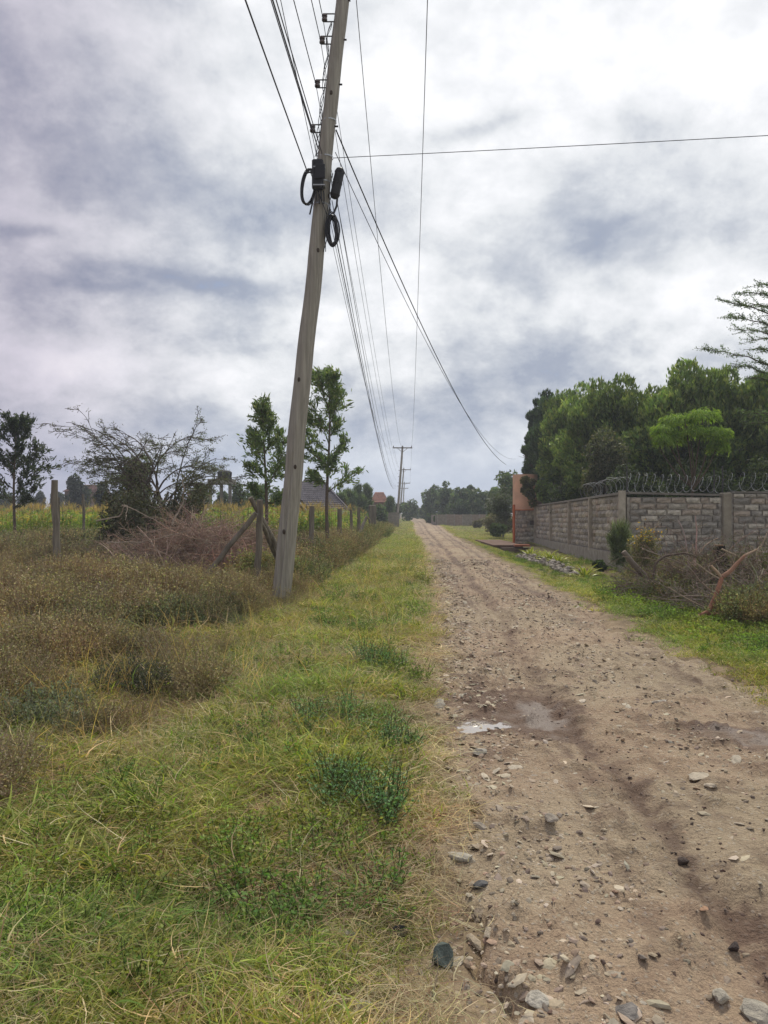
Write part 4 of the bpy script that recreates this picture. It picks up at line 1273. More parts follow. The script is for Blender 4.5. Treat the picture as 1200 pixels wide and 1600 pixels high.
tw = thing('tank_stand', 'concrete slab stand on legs carrying the dark water tank behind the bare bush', 'tank stand', (T(347, 60), 60, 0))
g = Geo(); box(g, -1.0, 1.0, -.8, .8, Zp(757, 60), Zp(749, 60), (.75, .75, .75)); g.obj('slab', m_conc, tw)
for xx in (-.85, .05, .75):
    g = Geo(); box(g, xx - .12, xx + .12, -.6, -.36, -.2, Zp(757, 60) - .003, (.55, .55, .55)); g.obj('leg', m_conc, tw)
g = Geo(); zz_ = Zp(748.6, 60); tube(g, [(0, 0, 0), (0, 0, .08), (0, 0, .1), (0, 0, .55), (0, 0, .64), (0, 0, .72)], [.58, .6, .56, .6, .5, .2], 20)
tag(g.obj('water_tank', M('tank plastic', (.03, .028, .03), var=.1), loc=(T(351, 60), 60, zz_)), 'dark round water tank on the concrete stand', 'water tank')
# ================================================================ trees
G1 = (0.055, 0.085, 0.025); G2 = (0.075, 0.11, 0.03); G3 = (0.04, 0.065, 0.025); OLV = (0.10, 0.105, 0.05)


def skeleton_obj(out, name, mat, parent, col, maxdep=9, k0=8, kd=4):
    g_ = Geo()
    for pts, rad, dep in out:
        if dep <= maxdep:
            tube(g_, pts, rad, max(3, k0 - 2 * dep) if dep else k0, col, cap=False)
    return g_.obj(name, mat, parent)


def oaklike(name, px, Y, top_py, hw_m, seed, label, col, cat='tree', gz=0, bare=.42, dens=1.0, group=None):
    """young upright tree: thin trunk, rising side branches, ferny sprays"""
    rs_ = np.random.RandomState(seed)
    x = T(px, Y); H = Zp(top_py, Y)
    o = thing(name, label, cat, (x, Y, gz), group=group)
    out = []; tips = []
    n_ = 12; z_ = np.linspace(0, H, n_); tr = np.stack([.05 * np.sin(z_ * 1.1 + seed), .05 * np.cos(z_ * .9), z_], 1)
    out.append((tr, np.linspace(.065, .012, n_), 0))
    nb = int(15 * dens)
    for b_ in range(nb):
        t_ = bare + (1 - bare) * (b_ + .5) / nb
        p = np.array([np.interp(t_ * H, z_, tr[:, k]) for k in range(3)])
        a_ = b_ * 2.399 + rs_.random(); up_ = .55 + .9 * (t_ - bare)
        pr_ = math.sin(math.pi * min(1, ((t_ - bare) / (1 - bare)) * .8 + .22)) ** .8
        L_ = hw_m * 1.3 * pr_ * (.45 + .9 * rs_.random()) + .12
        sp = dict(depth=1, seg=[6, 4], jit=[.13, .2], bias=[(0, 0, .07), (0, 0, .04)], n=[7, 0], t0=[.25, 0], ang=[50, 0], lr=[.45, 0], rr=[.5, .5], leafdep=1, rmin=.004)
        grow(rs_, out, tips, p, (math.cos(a_), math.sin(a_), up_), L_, .02, 0, sp)
    for k_ in range(8):
        tips.append((tr[-1] - [0, 0, .06 * k_], np.array([rs_.normal() * .4, rs_.normal() * .4, 1.])))
    skeleton_obj(out[:1], 'trunk', m_bark, o, (1, 1, 1))
    g_ = Geo()
    for pts, rad, dep in out[1:]:
        tube(g_, pts, rad, 4, (1, 1, 1), cap=False)
    g_.obj('branches', m_bark, o)
    P_ = np.array([t[0] for t in tips]); D_ = np.array([t[1] for t in tips])
    m_ = 9
    Pn = np.repeat(P_, m_, 0) + rs_.normal(size=(len(P_) * m_, 3)) * .06
    Dn = np.repeat(D_, m_, 0) + rs_.normal(size=(len(P_) * m_, 3)) * .55 + [0, 0, .15]
    n_ = len(Pn)
    g_ = Geo(); leaves(g_, Pn, Dn, rs_.uniform(.12, .22, n_), rs_.uniform(.035, .055, n_), rs_, pick(rs_, n_, col, .3, .1))
    g_.obj('crown', m_leaf, o)
    return o


TC = [(0.14, 0.20, 0.08), (0.19, 0.25, 0.10), (0.10, 0.155, 0.07), (0.23, 0.28, 0.12)]
TCD = [(0.05, 0.07, 0.045), (0.075, 0.095, 0.055), (0.04, 0.05, 0.04)]
oaklike('young_tree', 513, 22, 585, 1.0, 3, 'tallest young tree with ferny dark leaves just right of the leaning pole', TC, bare=.36, dens=1.25)
oaklike('young_tree', 414, 22, 636, .85, 6, 'young leafy tree just left of the leaning pole', TC, bare=.36, dens=1.1)
oaklike('young_tree', 24, 25, 660, 1.15, 9, 'dark young tree at the far left edge beyond the lone fence post', TCD, bare=.34, dens=1.25)


def blob_tree(name, px, Y, top_py, hw, label, cols, seed, style='leaf', base=0.0, n=5000, lw=(.14, .07), cat='tree', group=None,
              depth=None, lobes=9, z0=.15, trunk=True, gloss=False, cone=0.0, droop=0.0, gap=0.18, skirt=0.0, lr=1.0):
    """crown of many leaf clumps spread over uneven lobes; style plume = upright feathery spikes"""
    rs_ = np.random.RandomState(seed)
    x = T(px, Y); H = Zp(top_py, Y); hwm = hw / 1150 * Y; dp = depth or hwm
    o = thing(name, label, cat, (x, Y, base), group=group)
    H = H - base; zc0 = H * z0
    if trunk:
        out = []; tips = []
        sp = dict(depth=2, seg=[6, 5, 4], jit=[.08, .15, .2], bias=[(0, 0, .05)] * 3, n=[7, 4, 0], t0=[.3, .3, 0], ang=[30, 40, 0], lr=[.5, .45, 0], rr=[.5, .5, .5], rmin=.006)
        grow(rs_, out, tips, (0, 0, -.1), (rs_.normal() * .05, 0, 1), H * .5, max(.04, H * .02), 0, sp)
        skeleton_obj(out[:1], 'trunk', m_bark, o, (1, 1, 1))
        skeleton_obj(out[1:], 'limbs', m_bark, o, (1, 1, 1))
    # lobes
    nl = lobes * 3; C = []; Rr_ = []
    hh = (H - zc0) / 2; zc = zc0 + hh
    for k_ in range(nl):
        v_ = rs_.normal(size=3); v_ /= np.linalg.norm(v_); rr = .25 + (.55 if lr == 1 else .62) * rs_.random()
        if skirt: v_[2] -= skirt * rs_.random()
        zf = v_[2] * rr
        w_ = 1 - cone * (zf * .5 + .5)
        C.append([v_[0] * rr * hwm * w_, v_[1] * rr * dp * w_, zc + zf * hh]); Rr_.append((.30 + .24 * rs_.random()) * min(hwm, hh, 2.2) * lr * (w_ * .5 + .5))
    C = np.array(C); Rr_ = np.array(Rr_)
    lobe_tint = 1 + .22 * rs_.normal(size=(len(C), 1)).clip(-1.6, 1.6)
    prob = Rr_ ** 2 / (Rr_ ** 2).sum()
    li = rs_.choice(len(C), n, p=prob)
    u_ = rs_.normal(size=(n, 3)); u_ /= np.linalg.norm(u_, axis=1)[:, None]
    rad_ = Rr_[li] * (.72 + .38 * rs_.random(n) ** .7)
    nz = vnoise(u_[:, 0] * 2 + li, u_[:, 2] * 2 + u_[:, 1], 2.4, seed)
    rad_ = rad_ * (.75 + .5 * nz)
    P_ = C[li] + u_ * rad_[:, None]
    P_[:, 2] = np.maximum(P_[:, 2], .05)
    keep = nz > gap
    P_, u_, li = P_[keep], u_[keep], li[keep]; n = len(P_)
    col = pick(rs_, n, cols, .3, .08) * lobe_tint[li]
    g_ = Geo()
    if style == 'plume':
        out_ = P_ - [0, 0, zc]; out_ /= np.linalg.norm(out_, axis=1)[:, None] + 1e-6
        D_ = np.array([0, 0, 1.]) * .95 + out_ * .65 + rs_.normal(size=(n, 3)) * .25
        for q in range(3):
            leaves(g_, P_ + rs_.normal(size=(n, 3)) * .03, D_ + rs_.normal(size=(n, 3)) * .5, rs_.uniform(.7, 1.4, n) * lw[0], lw[1], rs_, col)
    elif style == 'flat':
        D_ = u_ * [1, 1, .2] + rs_.normal(size=(n, 3)) * [.5, .5, .15]
        leaves(g_, P_, D_, rs_.uniform(.7, 1.3, n) * lw[0], lw[1], rs_, col, droop=droop, N_=rs_.normal(size=(n, 3)) * .35 + [0, 0, 1])
    else:
        D_ = u_ * .6 + rs_.normal(size=(n, 3)) * .7
        leaves(g_, P_, D_, rs_.uniform(.7, 1.3, n) * lw[0], rs_.uniform(.8, 1.2, n) * lw[1], rs_, col, droop=droop)
    g_.obj('crown', m_leafgloss if gloss else m_leaf, o)
    return o


# ---- tall dense group behind the walls
PLU = [(0.15, 0.22, 0.06), (0.20, 0.27, 0.07), (0.11, 0.165, 0.055), (0.27, 0.32, 0.10)]
PLD = [(0.08, 0.13, 0.065), (0.10, 0.15, 0.07), (0.065, 0.105, 0.06)]
MX = [('dark narrow feathery tree at the left end of the dense group above the gate tower', 838, 43, 596, 28, PLD, 11, .65, 6000, .16),
      ('dark feathery tree filling the gap beside the narrow one of the dense group', 862, 41, 586, 38, PLD, 29, .3, 7000, .16),
      ('feathery green tree next right of the narrow dark one in the dense group', 892, 38, 576, 56, PLU, 12, .1, 9000, .1),
      ('feathery green tree forming the left shoulder of the dense group crown', 940, 33, 569, 74, PLU, 13, .05, 13000, .1),
      ('middle feathery tree of the dense group above the bright green tree', 1003, 32, 570, 80, PLU, 14, .0, 14000, .1),
      ('feathery tree with the highest spiky top near the acacia boughs', 1062, 30, 569, 80, PLU, 15, .0, 14000, .1),
      ('spiky topped tree second from the right edge in the dense group', 1118, 29.5, 566, 76, PLU, 16, .0, 13000, .1),
      ('feathery tree at the right edge under the acacia boughs', 1176, 29, 578, 72, PLU, 17, .0, 12000, .1),
      ('feathery tree running out of the frame at the right edge of the dense group', 1230, 27, 600, 50, PLU, 18, .1, 6000, .1)]
for lb, px, Y, tp, hw, cs, sd, cone, n_, z0 in MX:
    blob_tree('feathery_tree', px, Y, tp, hw, lb, cs, sd, 'plume', n=int(n_ * 1.9), lw=(.21, .06), z0=z0, cone=cone, lobes=30, gap=.12, depth=1.9, lr=.62)
blob_tree('broadleaf_tree', 872, 40, 668, 34, 'dark glossy broadleaf tree low in the dense group above the panel wall', [(0.07, 0.105, 0.055), (0.09, 0.13, 0.06), (0.05, 0.075, 0.05)], 31, n=9000, lw=(.17, .08), gloss=True, lobes=9, depth=1.2)
blob_tree('broadleaf_tree', 826, 38.6, 726, 14, 'small olive leafed bush spilling over the salmon gate tower', [(0.13, 0.12, 0.04), (0.08, 0.09, 0.03), (0.14, 0.12, 0.06)], 32, n=3500, lw=(.15, .07), base=1.6, trunk=False, lobes=5, z0=.0, depth=.8)
blob_tree('broadleaf_tree', 853, 37.5, 742, 16, 'leafy bough hanging over the panel wall beside the gate tower', [(0.14, 0.20, 0.06), (0.18, 0.25, 0.07), (0.10, 0.14, 0.05)], 38, n=4500, lw=(.15, .07), base=1.75, trunk=False, lobes=6, z0=.0, depth=1.0)
blob_tree('broadleaf_tree', 945, 29, 655, 42, 'olive broadleaf tree behind the wall corner in front of the feathery trees', [(0.13, 0.14, 0.08), (0.09, 0.105, 0.055), (0.17, 0.16, 0.10), (0.07, 0.085, 0.05)], 33, n=12000, lw=(.14, .07), lobes=10, z0=.15, depth=1.1)
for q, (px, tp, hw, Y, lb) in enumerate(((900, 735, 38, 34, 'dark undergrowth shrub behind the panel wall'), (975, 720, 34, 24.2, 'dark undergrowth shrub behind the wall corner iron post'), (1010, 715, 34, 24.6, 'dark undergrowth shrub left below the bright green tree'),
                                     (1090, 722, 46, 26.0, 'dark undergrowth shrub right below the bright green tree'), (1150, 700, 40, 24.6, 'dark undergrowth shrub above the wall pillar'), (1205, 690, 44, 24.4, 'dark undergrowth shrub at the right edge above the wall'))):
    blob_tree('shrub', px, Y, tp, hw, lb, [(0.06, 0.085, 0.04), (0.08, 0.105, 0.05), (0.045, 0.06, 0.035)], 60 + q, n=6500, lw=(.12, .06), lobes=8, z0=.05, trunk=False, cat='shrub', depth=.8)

# bright green umbrella tree
YB = 23.6; xb = T(1078, YB); rs = np.random.RandomState(77)
bt = thing('umbrella_tree', 'bright yellow green flat topped tree with bare forked stem behind the front wall', 'tree', (xb, YB, 0))
out = []; tips = []
ctrs = [(1036, 676, 15), (1060, 660, 20), (1088, 656, 20), (1105, 684, 18), (1050, 690, 16), (1078, 682, 18), (1028, 692, 10), (1112, 702, 12)]
for (px, py, rr) in ctrs:
    e_ = np.array([T(px, YB) - xb, rs.uniform(-.6, .2), Zp(py, YB) + .05]); s_ = np.array([.1, 0, 2.3])
    mid = (s_ + e_) / 2 + np.array([.1 * rs.normal(), 0, -.2])
    tt = np.linspace(0, 1, 9)[:, None]
    out.append(((1 - tt) ** 2 * s_ + 2 * tt * (1 - tt) * mid + tt ** 2 * e_, np.linspace(.035, .012, 9), 0))
tt = np.linspace(0, 1, 8)[:, None]
skeleton_obj([(np.array([-.15, 0, 0]) * (1 - tt) + tt * np.array([.1, 0, 2.35]), np.linspace(.07, .04, 8), 0)], 'trunk', m_bark, bt, (.8, .8, .7))
skeleton_obj(out, 'limbs', m_bark, bt, (.8, .8, .7), k0=6)
g = Geo()
for (px, py, rr) in ctrs:
    n_ = 900; c_ = np.array([T(px, YB) - xb, rs.uniform(-.7, .2), Zp(py, YB)]); r_ = rr / 1150 * YB * 1.35
    a_ = rs.random(n_) * 6.283; q = np.sqrt(rs.random(n_))
    P_ = c_ + np.stack([np.cos(a_) * q * r_, np.sin(a_) * q * r_, .16 * (1 - q ** 2) + rs.normal(size=n_) * .07], 1)
    D_ = np.stack([np.cos(a_) * 1, np.sin(a_), -.5 + .3 * rs.normal(size=n_)], 1) + rs.normal(size=(n_, 3)) * .4
    leaves(g, P_, D_, rs.uniform(.10, .2, n_), .035, rs, pick(rs, n_, [(0.26, 0.38, 0.06), (0.32, 0.44, 0.07), (0.18, 0.29, 0.05)], .2, .06), droop=.2, N_=rs.normal(size=(n_, 3)) * .4 + [0, 0, 1])
g.obj('crown', m_leaf, bt)

# ---- acacia with flat boughs reaching in from the right
YA = 19.5
ac = thing('acacia_tree', 'thorny acacia whose flat feathery boughs reach in from the right edge above the wall', 'tree', (T(1345, 22.5), 22.5, 0))
org = np.array([T(1345, 22.5), 22.5, 0]); rs = np.random.RandomState(12)
out = []; tips = []
tt = np.linspace(0, 1, 9)[:, None]
trunk_top = np.array([T(1290, 21) , 21, 3.2])
skeleton_obj([((np.array([0, 0, -.1])) * (1 - tt) + tt * (trunk_top - org), np.linspace(.16, .1, 9), 0)], 'trunk', m_bark, ac, (1, 1, 1))
BG = [((1210, 505), (1128, 476)), ((1215, 520), (1130, 500)), ((1215, 535), (1148, 518)), ((1220, 470), (1150, 462)), ((1220, 482), (1160, 482)), ((1225, 560), (1172, 548)), ((1225, 590), (1100, 552)), ((1220, 600), (1140, 574)), ((1225, 612), (1165, 592)),
      ((1215, 655), (1155, 648)), ((1218, 665), (1165, 662)), ((1230, 455), (1180, 450)), ((1230, 530), (1165, 535))]
g = Geo(); gl = Geo()
for k_, (a_, b_) in enumerate(BG):
    Ya = YA + rs.uniform(-.6, .8)
    s_ = np.array([T(a_[0] + 40, Ya), Ya, Zp(a_[1] + 18, Ya)]); e_ = np.array([T(b_[0], Ya), Ya - .3, Zp(b_[1], Ya)])
    mid = (s_ + e_) / 2 + np.array([0, 0, .16 * abs(s_[0] - e_[0])]); tt = np.linspace(0, 1, 14)[:, None]
    pl = (1 - tt) ** 2 * s_ + 2 * tt * (1 - tt) * mid + tt ** 2 * e_ + rs.normal(size=(14, 3)) * .015
    tube(g, np.vstack([trunk_top, pl]) - org, np.concatenate([[.05], np.linspace(.03, .005, 14)]), 5, (.7, .65, .6), cap=False)
    L_ = np.linalg.norm(e_ - s_)
    for q in range(int(10 * L_)):
        t_ = .25 + .75 * rs.random(); i_ = min(int(t_ * 13), 12); p = pl[i_] + (pl[i_ + 1] - pl[i_]) * (t_ * 13 - i_)
        dd = pl[i_ + 1] - pl[i_]; dd /= np.linalg.norm(dd)
        dv = dd + np.array([0, rs.normal() * .7, rs.uniform(-.35, .25)]); dv /= np.linalg.norm(dv); l_ = rs.uniform(.15, .45)
        w_ = p + dv * np.linspace(0, l_, 5)[:, None] + [0, 0, 1] * (np.linspace(0, 1, 5) ** 2 * .03)[:, None]
        tube(g, w_ - org, .006, 3, (.6, .55, .5), cap=False)
        n_ = 40; P_ = w_[rs.randint(0, 5, n_)] + rs.normal(size=(n_, 3)) * .03 + dv * rs.uniform(-.05, .05, (n_, 1))
        leaves(gl, P_ - org, rs.normal(size=(n_, 3)) * [1, 1, .5] + [0, 0, .4], rs.uniform(.03, .07, n_), .022, rs, pick(rs, n_, [(0.13, 0.20, 0.08), (0.16, 0.24, 0.10), (0.10, 0.14, 0.07)], .2))
g.obj('boughs', m_bark, ac); gl.obj('crown', m_leaf, ac)

# ---- mid distance trees right of the road
FAR = [(0.10, 0.15, 0.07), (0.13, 0.18, 0.08), (0.08, 0.12, 0.06), (0.16, 0.19, 0.09)]
for q, (px, tp, hw, Y, lb, cone) in enumerate(((676, 757, 17, 115, 'leftmost distant tree at the right of the vanishing road', .2), (699, 743, 19, 100, 'tallest pointed tree of the distant group right of the road', .6), (690, 757, 12, 108, 'distant tree just left of the tallest pointed one', .5), (722, 756, 20, 95, 'rounded distant tree right of the tallest pointed one', .2),
                                           (735, 751, 15, 100, 'distant tree with a broken top above the clipped hedge', .4), (754, 760, 22, 88, 'distant tree behind the right end of the low pale wall', .2), (774, 754, 19, 80, 'distant tree just left of the open crowned tree', .3), (664, 790, 9, 125, 'low dark shrub where the road vanishes', .1))):
    blob_tree('distant_tree', px, Y, tp, hw, lb, FAR, 80 + q, n=4200, lw=(.42, .24), z0=.03, cone=cone, lobes=9, trunk=False, group=None)
blob_tree('distant_tree', 794, 62, 730, 24, 'open crowned dark tree left of the gate tower', FAR, 90, n=6000, lw=(.26, .14), z0=.2, lobes=9, gap=.34)
blob_tree('hedge_bush', 722, 91, 783, 26, 'dense rounded dark bush rising behind the low pale wall', [(0.06, 0.09, 0.05), (0.075, 0.105, 0.05)], 91, n=7000, lw=(.22, .13), z0=.0, lobes=8, trunk=False, cat='shrub', depth=1.5)
blob_tree('hedge_bush', 673, 98, 801, 9, 'low clipped bush left of the low pale wall', FAR, 92, n=2500, lw=(.22, .13), z0=.0, lobes=5, trunk=False, cat='shrub')
blob_tree('hedge_bush', 683, 88, 803, 6, 'narrow hedge end against the left end of the pale wall', FAR, 98, n=1800, lw=(.2, .12), z0=.0, lobes=5, trunk=False, cat='shrub')
blob_tree('shrub', 786, 47, 757, 26, 'pale layered acacia shrub left of the gate tower', [(0.075, 0.095, 0.045), (0.09, 0.11, 0.05), (0.06, 0.075, 0.04)], 93, 'flat', n=7000, lw=(.16, .05), z0=.1, lobes=9, gap=.3, cat='shrub')
THN = [(0.18, 0.165, 0.10), (0.14, 0.13, 0.085), (0.16, 0.16, 0.085), (0.20, 0.17, 0.12)]
for q, (px, tp, hw, Y, lb) in enumerate(((772, 803, 22, 55, 'olive brown thorn scrub below the open crowned tree'), (748, 812, 12, 70, 'olive brown scrub in front of the low pale wall'), (778, 815, 15, 45, 'dark small bush in the dry grass left of the gate tower'), (792, 800, 14, 50, 'brown scrub against the gate tower'))):
    blob_tree('shrub', px, Y, tp, hw, lb, THN if q != 2 else FAR, 94 + q, n=4200, lw=(.14, .05), z0=.0, lobes=7, trunk=False, gap=.3, cat='shrub')

# ---- distant shrubs and trees left
DK = [(0.05, 0.065, 0.05), (0.07, 0.085, 0.06), (0.045, 0.055, 0.048)]
LST = [(121, 731, 22, 78, 'dark distant conifer group behind the brown building', .5), (92, 762, 12, 110, 'small dark distant tree right of the lone fence post top', .5), (62, 757, 13, 105, 'distant dark tree between the left tree and the lone post', .4), (40, 764, 15, 100, 'low dark distant tree behind the left young tree', .3),
       (8, 766, 22, 100, 'dark distant tree at the left edge of the horizon', .2), (162, 742, 15, 60, 'dark tree just left of the bare thorny bush', .3), (82, 756, 5, 112, 'thin spire shaped distant conifer left of the lone post', .8), (375, 748, 18, 62, 'olive tree right of the tank stand', .2), (405, 742, 22, 58, 'dark bushy tree behind the young tree left of the pole', .1),
       (436, 748, 18, 60, 'dark bushy tree left behind the leaning pole', .1), (312, 752, 20, 55, 'dark tree left of the tank stand behind the thorny bush', .2), (345, 762, 16, 64, 'dark bush beneath the tank stand', .1)]
for q, (px, tp, hw, Y, lb, cone) in enumerate(LST):
    blob_tree('distant_tree', px, Y, tp, hw, lb, DK if px < 200 else FAR, 120 + q, n=3500, lw=(.34, .2) if Y > 70 else (.24, .13), z0=.05, cone=cone, lobes=8, trunk=False)
for q, (px, tp, hw, Y, lb) in enumerate(((545, 757, 15, 70, 'spiky casuarina shrub right of the grey tiled house'), (560, 750, 11, 72, 'tallest spiky shrub between the two tiled roofs'), (574, 752, 9, 76, 'spiky shrub just left of the brick red roof'), (610, 764, 6, 88, 'thin spiky conifer right of the brick red roof'), (533, 764, 12, 66, 'low spiky shrub at the eave of the grey tiled house'))):
    blob_tree('spiky_shrub', px, Y, tp, hw, lb, FAR, 140 + q, 'plume', n=2200, lw=(.9, .11), z0=.05, cone=.55, lobes=7, trunk=False, cat='shrub')
for q, (px, tp, hw, Y, lb) in enumerate(((592, 790, 20, 72, 'dark shrub below the brick red roof'), (640, 782, 16, 120, 'dark tree right behind the feet of the far poles'), (612, 785, 14, 105, 'dark shrub left behind the feet of the far poles'), (652, 795, 8, 150, 'small dark tree at the end of the road'))):
    blob_tree('distant_tree', px, Y, tp, hw, lb, FAR, 150 + q, n=3200, lw=(.34, .2), z0=.02, lobes=7, trunk=False)

# ---- bare thorny acacia bush at left
def bare_bush():
    rs_ = np.random.RandomState(44); Y = 20.0
    o = thing('thorn_tree', 'bare thorny acacia with flat arching branches behind the brushwood pile', 'tree', (T(242, Y), Y, 0))
    out = []; tips = []
    sp = dict(depth=3, seg=[12, 8, 6, 4], jit=[.06, .11, .15, .22], bias=[(0, 0, -.14), (0, 0, -.02), (0, 0, 0), (0, 0, 0)], n=[7, 4, 3, 0], t0=[.35, .2, .2, 0], ang=[28, 30, 36, 0],
              lr=[.48, .5, .5, 0], rr=[.6, .6, .6, .5], rmin=.0065, leafdep=0, taper=.3, flat=.45)
    for k_ in range(21):
        a_ = (0 if k_ % 2 else math.pi) + rs_.normal() * .6
        s_ = .55 + .5 * rs_.random()
        grow(rs_, out, tips, (rs_.normal() * .25, rs_.normal() * .25, 1.2 + 1.1 * rs_.random()), (math.cos(a_) * .42, math.sin(a_) * .35, 1.25), (2.55 + .5 * rs_.random()) * s_, .028, 0, sp)
    g_ = Geo()
    for k_ in range(5):
        p = np.array([[rs_.normal() * .12, rs_.normal() * .12, -.1], [rs_.normal() * .2, rs_.normal() * .2, .9], [rs_.normal() * .35, rs_.normal() * .3, 2.1]]); tube(g_, p, [.06, .05, .03], 7, (.8, .75, .7))
    g_.obj('trunk', m_bark, o)
    skeleton_obj(out, 'branches', m_twig, o, (.12, .10, .085), k0=5)
    P_ = np.array([t[0] for t in tips]); rsel = rs_.random(len(P_)) < .8; P_ = P_[rsel]
    # fine leaf and thorn dust on the lower twigs, densest low and right
    pr_ = .25 + .75 * sm(-P_[:, 2], -3.6, -2.0) + .4 * sm(P_[:, 0], .5, 1.5); P_ = P_[rs_.random(len(P_)) < pr_]
    n_ = len(P_) * 3; PP = np.repeat(P_, 3, 0) + rs_.normal(size=(n_, 3)) * .05
    g_ = Geo(); leaves(g_, PP, rs_.normal(size=(n_, 3)), rs_.uniform(.04, .09, n_), .02, rs_, pick(rs_, n_, [(0.15, 0.165, 0.10), (0.12, 0.135, 0.085)], .3)); g_.obj('crown', m_leaf, o)
bare_bush()
GRY = [(0.13, 0.14, 0.09), (0.10, 0.105, 0.07), (0.16, 0.16, 0.11), (0.12, 0.10, 0.075)]
blob_tree('shrub', 212, 23, 688, 34, 'dark leafy tree standing inside the bare thorny acacia', [(0.07, 0.085, 0.055), (0.09, 0.105, 0.065)], 160, n=6500, lw=(.13, .06), z0=.25, lobes=9, cat='tree', cone=.4, gap=.42)
for q, (px, tp, hw, Y, lb) in enumerate(((225, 738, 50, 19.2, 'grey green thorny thicket at the foot of the bare acacia'), (180, 742, 28, 20.5, 'thicket at the left foot of the bare acacia'), (290, 722, 38, 20, 'twiggy grey green bush right of the bare acacia trunk'))):
    blob_tree('shrub', px, Y, tp, hw, lb, GRY, 161 + q, n=8000, lw=(.09, .035), z0=.0, lobes=10, cat='shrub', gap=.3, depth=.9)


def twiggy(px, Y, wid, hgt, n_, seed, label, name='brushwood', col=(.2, .13, .1), cat='brushwood', spread=1.0, r0=.012, flatten=-.02, leafcol=None, tall=1.0, nleaf=0):
    """heap of cut branches: arched stems in all directions with side twigs"""
    rs_ = np.random.RandomState(seed); x = T(px, Y)
    o = thing(name, label, cat, (x, Y, float(ground_h(x, Y))))
    out = []; tips = []
    sp = dict(depth=2, seg=[8, 5, 4], jit=[.12, .22, .3], bias=[(0, 0, flatten), (0, 0, 0), (0, 0, 0)], n=[7, 4, 0], t0=[.2, .2, 0], ang=[40, 45, 0], lr=[.42, .5, 0], rr=[.55, .6, .5], rmin=.003, leafdep=0, taper=.3)
    for k_ in range(n_):
        u = rs_.uniform(-1, 1); h_ = hgt * (1 - u * u * .8) * rs_.random() ** .7
        a_ = rs_.random() * 6.283
        p = (u * wid, rs_.normal() * wid * .25, h_ * .6)
        d_ = (math.cos(a_) * 1.1, math.sin(a_) * .6, rs_.uniform(-.1, .8) * tall)
        grow(rs_, out, tips, p, d_, rs_.uniform(.6, 1.3) * spread, r0 * rs_.uniform(.6, 1.3), 0, sp)
    out = [(np.stack([p[:, 0], p[:, 1], np.maximum(p[:, 2], .0)], 1), r, d_) for p, r, d_ in out]
    big = sorted([b for b in out if b[2] == 0], key=lambda b: -b[1][0])[:14]
    bid = set(id(b[0]) for b in big)
    for b in big:
        g_ = Geo(); tube(g_, b[0], b[1] * 1.5, 6, vary(rs_, 1, np.array(col) * 1.25, .25)[0]); g_.obj('branch', m_twig, o)
    g_ = Geo()
    for p, r, dp in out:
        if id(p) not in bid:
            tube(g_, p, r, 4 if dp == 0 else 3, vary(rs_, 1, np.array(col) * (1, .9, .8)[min(dp, 2)], .35)[0], cap=False)
    tw_ = g_.obj('twigs', m_twig, o); tw_['kind'] = 'stuff'
    if nleaf:
        P_ = np.array([t[0] for t in tips]); P_ = P_[rs_.randint(0, len(P_), nleaf)] + rs_.normal(size=(nleaf, 3)) * .03
        g_ = Geo(); leaves(g_, P_, rs_.normal(size=(nleaf, 3)), rs_.uniform(.03, .06, nleaf), .014, rs_, pick(rs_, nleaf, leafcol, .3)); l_ = g_.obj('foliage', m_leaf, o)
    return o


twiggy(314, 17.6, 1.35, 1.95, 360, 5, 'big heap of reddish brown cut thorn branches left of the crossed braces', col=(.40, .29, .22), spread=1.15)
twiggy(250, 16.6, 1.0, .55, 80, 6, 'low scatter of pale cut branches left of the big brushwood heap', col=(.38, .29, .22), spread=1.3)
twiggy(372, 16.4, .55, 1.0, 90, 7, 'small brushwood heap against the crossed fence braces', col=(.36, .23, .18), spread=.9)
for q, pl in enumerate(([(150, 815), (185, 806), (197, 790), (230, 806), (268, 828)], [(268, 820), (284, 785), (289, 768), (287, 748)], [(165, 848), (215, 848), (262, 838), (300, 828)], [(190, 790), (197, 790), (198, 812)])):
    Y = 15.6; P_ = np.array([[T(a, Y), Y + .1 * math.sin(k * 2), max(Zp(b, Y), .1)] for k, (a, b) in enumerate(pl)])
    g = Geo(); tt = np.linspace(0, len(P_) - 1, 18); pp = np.stack([np.interp(tt, range(len(P_)), P_[:, k]) for k in range(3)], 1) + rs.normal(size=(18, 3)) * .008
    tube(g, pp - P_[0], np.linspace(.018, .007, 18), 6, (.33, .27, .21)); tag(g.obj('fallen_branch', m_twig, loc=tuple(P_[0])), ['long pale bare bough arching over the left scrub', 'pale bare bough standing up beside the brushwood heap', 'long thin branch lying in front of the brushwood heap', 'short pale twig hanging from the arching bough'][q], 'branch')

# ---- dead branches on the right verge
twiggy(1028, 13.4, .48, .75, 80, 15, 'heap of grey brown cut brush left of the stump below the wall corner', col=(.25, .20, .165), spread=.6)
twiggy(1095, 12.6, .55, .85, 55, 16, 'open tangle of bare arching branches between the brush heap and the stump', col=(.24, .185, .14), spread=1.2, tall=1.3)
twiggy(1178, 12.2, .7, .9, 110, 17, 'dense thorny brush right of the stump at the right edge', col=(.26, .20, .15), spread=1.0, leafcol=[(0.13, 0.13, 0.06), (0.10, 0.11, 0.05)], nleaf=7000)
twiggy(1165, 10.9, .55, .35, 60, 18, 'low grey dry brush on the grass behind the red forked branch', col=(.32, .27, .21), spread=.9)


